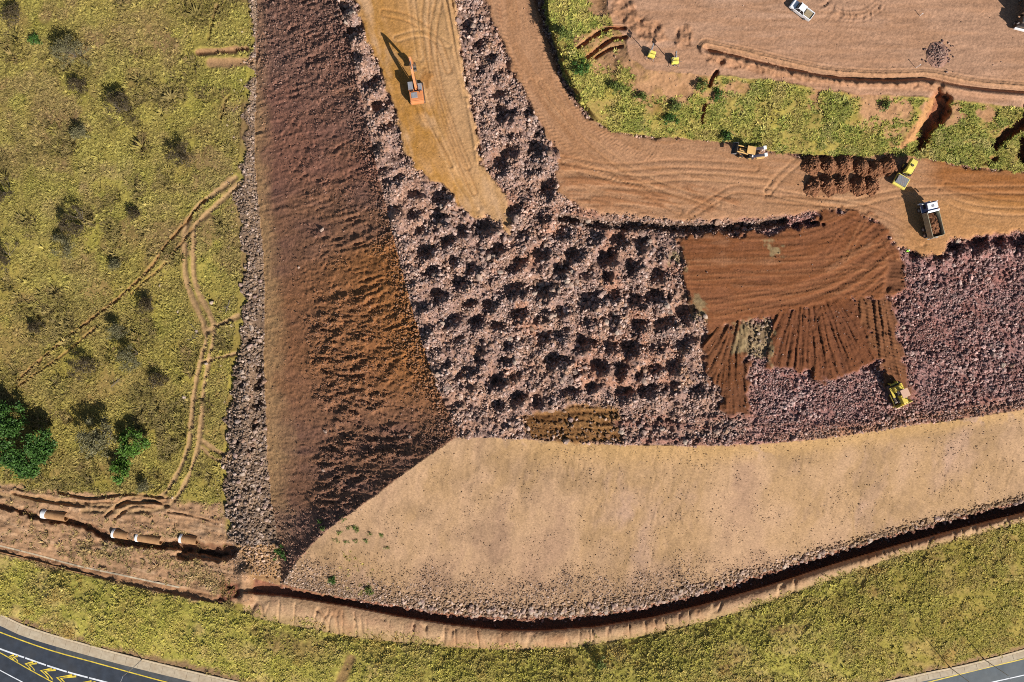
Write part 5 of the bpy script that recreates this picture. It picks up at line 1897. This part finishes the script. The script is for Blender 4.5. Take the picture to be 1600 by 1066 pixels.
# rock pile on the pad
rp_ = root('rock_pile', 'small pile of purplish rocks tipped on the pad above the windrow', 'rock pile', 1465, 86, (1, 0))
bm = nb()
lumps(bm, 22, 22, 2.3, 2.8, 0.6, 77, lambda x, y: np.clip(1 - np.hypot(x, y) ** 1.4, 0, 1))
m_pr = mat('purple_rock', tuple(S(166, 128, 110)), 0.9, var=0.3, scale=3, bump=0.05, spec=0.2)
part('mound', bm, m_pr, rp_)
PRM = [rock_mesh(300 + k, 1, mat('purple_rock', tuple(S(*c) * .9), 0.9, var=0.25, scale=3, spec=0.2)) for k, c in enumerate(((156, 124, 112), (182, 148, 132), (134, 104, 98), (196, 164, 146)))]
for k in range(150):
    a_ = random.uniform(0, 6.28)
    r_ = abs(random.gauss(0, .55)) * (1.25 if math.sin(a_) < 0 else 1.0)
    o_ = bpy.data.objects.new('rock', random.choice(PRM))
    s_ = random.uniform(0.2, 0.6)
    o_.parent = rp_
    o_.location = (math.cos(a_) * r_ * 2.2, math.sin(a_) * r_ * 2.7, max(0, 1 - r_ ** 1.4) * 0.6 + 0.05)
    o_.rotation_euler = (random.random() * 3, random.random() * 3, random.random() * 3)
    o_.scale = (s_, s_, s_)
    COL.objects.link(o_)

# boulders that stand out
for (u_, v_, s_, w_, lb) in ((1102, 495, 1.15, 1, 'white boulder at the left corner of the graded brown layer'), (1034, 670, 1.1, 1, 'bright white boulder near the front crest of the rock fill'), (973, 677, 0.8, 1, 'small white boulder beside the brown strip on the front crest'), (503, 359, 1.1, 0, 'boulder on the upper dark side slope throwing a long shadow'), (467, 418, 0.7, 0, 'small boulder alone on the orange part of the side slope'), (508, 674, 1.0, 0, 'pale boulder low on the side slope beside dark hollows'), (640, 682, 0.9, 0, 'pale boulder high on the side slope near the lower corner'), (505, 735, 0.9, 0, 'boulder low on the side slope above the gravelly foot'), (330, 473, 1.2, 1, 'largest pale boulder beside the wheel tracks in the veld'), (288, 621, 1.1, 1, 'boulder left of the wheel tracks, alone in the grass'), (307, 517, 0.9, 1, 'boulder lying between the wheel tracks at their kink'), (322, 568, 0.9, 1, 'flat pale boulder in the right wheel track'), (250, 446, 0.7, 1, 'pale boulder in the grass below the diagonal rut'), (278, 487, 0.7, 1, 'small pale boulder in the grass left of the wheel tracks'), (138, 438, 0.6, 1, 'small white stone alone in the open veld'), (1412, 512, 0.8, 1, 'pale boulder in the rock field right of the dozer track')):
    o_ = bpy.data.objects.new('boulder', rock_mesh(500 + int(u_), 2, M_BOULDER[3] if w_ else M_BOULDER[0]))
    o_.location = P(u_, v_, float(zat(u_, v_)) + s_ * 0.2)
    o_.rotation_euler = (random.uniform(-.4, .4), random.uniform(-.4, .4), random.uniform(0, 6))
    o_.scale = (s_, s_ * .85, s_ * .9)
    tag(o_, lb, 'boulder', 'boulders that stand out')
    COL.objects.link(o_)


# ------------------------------------------------------------------ trees and bushes
def leaves(tips, n, spread, size, seed, squash=0.7):
    g = np.random.default_rng(seed)
    t_ = np.array([tuple(q) for q in tips])
    c = t_[g.integers(0, len(t_), n)] + g.normal(0, 1, (n, 3)) * spread * np.array([1, 1, squash])
    a_ = g.normal(0, 1, (n, 3)) * np.array([1, 1, .55])
    a_ /= np.linalg.norm(a_, axis=1)[:, None]
    b_ = np.cross(a_, g.normal(0, 1, (n, 3)))
    b_ /= np.linalg.norm(b_, axis=1)[:, None]
    s_ = size * g.uniform(.6, 1.3, (n, 1))
    v4 = np.stack([c - a_ * s_, c + b_ * s_ * .5, c + a_ * s_, c - b_ * s_ * .5], 1).reshape(-1, 3)
    me = bpy.data.meshes.new('crown')
    me.from_pydata(v4.tolist(), [], np.arange(n * 4).reshape(-1, 4).tolist())
    return me


def leafmat(name, c):
    return mat(name, tuple(c), 0.6, var=0.45, scale=1.1, spec=0.3)


M_LEAF = leafmat('green_leaves', (0.046, 0.105, 0.016))
M_LEAF2 = leafmat('fresh_green_leaves', (0.075, 0.15, 0.018))
M_LEAF5 = leafmat('yellow_green_leaves', (0.12, 0.15, 0.03))
M_LEAF3 = leafmat('olive_leaves', tuple(S(96, 82, 56) * 0.8))
M_LEAF4 = leafmat('grey_green_leaves', tuple(S(132, 126, 88) * 0.85))


def tree(name, label, cat, u, v, h, rad, nleaf, lsize, m, seed, group, clumps=40, stems=1, spread=0.5, low=0.45):
    rr = random.Random(seed)
    r_ = root(name, label, cat, u, v, (1, 0), group)
    tips = []
    lob = [(rr.uniform(0, 6.28), rr.uniform(.25, .75)) for k in range(5)]
    while len(tips) < clumps:
        if rr.random() < .8:
            la, lr = rr.choice(lob)
            x, y = math.cos(la) * lr + rr.gauss(0, .26), math.sin(la) * lr + rr.gauss(0, .26)
        else:
            x, y = rr.uniform(-1, 1), rr.uniform(-1, 1)
        q = math.hypot(x, y)
        if q > 1.12:
            continue
        top = math.sqrt(max(0.05, 1.25 - q * q)) / 1.118
        tips.append(Vector((x * rad, y * rad, h * (low + (1 - low) * top * rr.uniform(.55, 1.0)))))
    bm = nb()
    forks = []
    for s_ in range(stems):
        f = Vector((rr.gauss(0, .18) * rad, rr.gauss(0, .18) * rad, h * low * rr.uniform(.6, 1.0)))
        cyl(bm, (f.x * .2, f.y * .2, -0.2), f, 0.03 * h if stems == 1 else 0.017 * h, 7, 0.02 * h if stems == 1 else 0.011 * h)
        forks.append(f)
    for t_ in tips:
        f = min(forks, key=lambda q: (q - t_).length)
        mid = f.lerp(t_, .55) + Vector((0, 0, -0.05 * h))
        cyl(bm, f, mid, 0.010 * h, 4, 0.007 * h)
        cyl(bm, mid, t_, 0.007 * h, 3, 0.003 * h)
    part('trunk', bm, M_BARK, r_)
    me = leaves(tips, nleaf, spread, lsize, seed)
    me.materials.append(m)
    o_ = bpy.data.objects.new('crown', me)
    o_.parent = r_
    COL.objects.link(o_)
    return r_


tree('tree', 'large dark green leafy tree at the left edge casting a broad shadow', 'tree', 66, 694, 8.5, 6.4, 10000, 0.30, M_LEAF, 5, 'trees in the veld', 46, 3, .62, .4)
tree('tree', 'second leafy crown at the very left edge behind the large tree', 'tree', 26, 664, 8.5, 5.4, 6500, 0.30, M_LEAF, 8, 'trees in the veld', 36, 2, .62, .4)
tree('tree', 'bright green small tree, the upper of two right of the large tree', 'tree', 222, 692, 5.5, 3.7, 3000, 0.26, M_LEAF2, 12, 'trees in the veld', 22, 3, .48, .35)
tree('tree', 'bright green small tree, the lower of two right of the large tree', 'tree', 199, 735, 4.5, 2.8, 2200, 0.26, M_LEAF2, 14, 'trees in the veld', 15, 3, .45, .35)
tree('tree', 'thin grey green tree with see-through crown between the green trees', 'tree', 168, 678, 7.0, 4.6, 3000, 0.24, M_LEAF4, 17, 'trees in the veld', 34, 3, .5, .35)
BUSH = [(120, 90, 5.5, 'nearest the upper left corner'), (196, 172, 4.6, 'leaning over the upper veld'), (128, 140, 3.2, 'between the two upper bare trees'), (132, 208, 3.0, 'alone in the upper left veld'), (290, 244, 4.4, 'nearest the rock strip in the upper veld'), (132, 348, 5.5, 'with the widest crown, left of the diagonal rut'), (108, 388, 4.2, 'just below the widest bare bush'), (14, 300, 4.2, 'at the left edge, upper of two'), (16, 402, 5.0, 'at the left edge, lower of two'), (186, 418, 2.4, 'small and dark, in the middle of the veld'), (213, 336, 2.2, 'small, above the middle of the veld'), (62, 512, 2.4, 'small, near the left edge below the middle'), (212, 556, 5.0, 'largest below the diagonal rut'), (136, 570, 4.6, 'left of the largest one below the diagonal rut'), (236, 480, 3.2, 'close under the diagonal rut'), (190, 520, 3.4, 'between rut and the largest bush below it'), (252, 592, 3.2, 'nearest the wheel tracks'), (30, 30, 3.4, 'in the upper left corner'), (232, 755, 2.8, 'beside the wheel track bend')]
for i, (u_, v_, h_, w_) in enumerate(BUSH):
    tree('bare_bush', 'leafless grey brown bush ' + w_, 'bush', u_, v_, h_, h_ * .72, int(520 * h_), 0.14, M_LEAF3 if i % 3 else M_LEAF4, 30 + i, 'bare bushes in the veld', int(8 * h_), 4, .34, .15)
SHR = [(1052, 168, 1.6, 'highest on the bare part of the bank'), (1044, 192, 2.0, 'low on the bare part of the bank'), (1096, 136, 1.5, 'round, just below the pad edge'), (1122, 150, 1.3, 'beside the narrow crack in the bank'), (962, 142, 1.8, 'on the shaded west side of the bank'), (906, 108, 2.0, 'halfway down the shaded west side'), (884, 60, 2.2, 'highest on the shaded west side'), (1130, 216, 1.4, 'at the foot of the bank by the tan loader'), (1000, 152, 1.2, 'small, left of the bare patch'), (440, 862, 2.2, 'dark, at the foot of the embankment corner'), (578, 920, 1.2, 'small, on the rim of the drain trench'), (520, 905, 1.0, 'small, in the gravel above the trench'), (937, 1032, 2.0, 'dark, alone in the road verge'), (60, 66, 1.8, 'fresh green, under the upper left bare bush'), (1380, 165, 1.3, 'near the top of the bank left of the gully')]
for i, (u_, v_, h_, w_) in enumerate(SHR):
    tree('green_shrub', 'low green shrub ' + w_, 'shrub', u_, v_, h_, h_ * .8, int(420 * h_), 0.16, M_LEAF if i % 2 else M_LEAF5, 70 + i, 'green shrubs', int(7 * h_), 4, .26, .2)
for i in range(16):
    u_, v_ = 500 + random.random() * 115, 812 + random.random() * 45
    tree('weed', 'tiny green weed on the left tip of the sunlit front slope', 'weed', u_, v_, random.uniform(.35, .7), random.uniform(.4, .8), 90, 0.13, M_LEAF2 if i % 2 else M_LEAF5, 120 + i, 'weeds on the front slope tip', 5, 3, .2, .2)
# fallen branches
for i, (u_, v_, a_, L_, lb) in enumerate(((303, 512, 0.9, 4.0, 'fallen pale branch lying beside the wheel tracks'), (356, 480, 1.9, 3.5, 'tangle of dead wood at the rock strip edge'), (182, 598, -0.7, 3.0, 'short dark log lying in the grass'), (304, 528, -0.3, 3.2, 'dead branch across the left wheel track'))):
    r_ = root('fallen_branch', lb, 'branch', u_, v_, (math.cos(a_), math.sin(a_)), 'fallen branches')
    bm = nb()
    cyl(bm, (-L_ / 2, 0, 0.25), (L_ / 2, 0.1, 0.3), 0.13, 7, 0.07)
    part('stem', bm, M_BARK, r_)
    for k in range(4):
        bm = nb()
        x_ = random.uniform(-.2, .45) * L_
        s_ = random.choice((-1, 1))
        cyl(bm, (x_, 0, 0.28), (x_ + .7, s_ * random.uniform(.5, 1.2), random.uniform(.3, .9)), 0.05, 5, 0.02)
        part('twig', bm, M_BARK, r_)
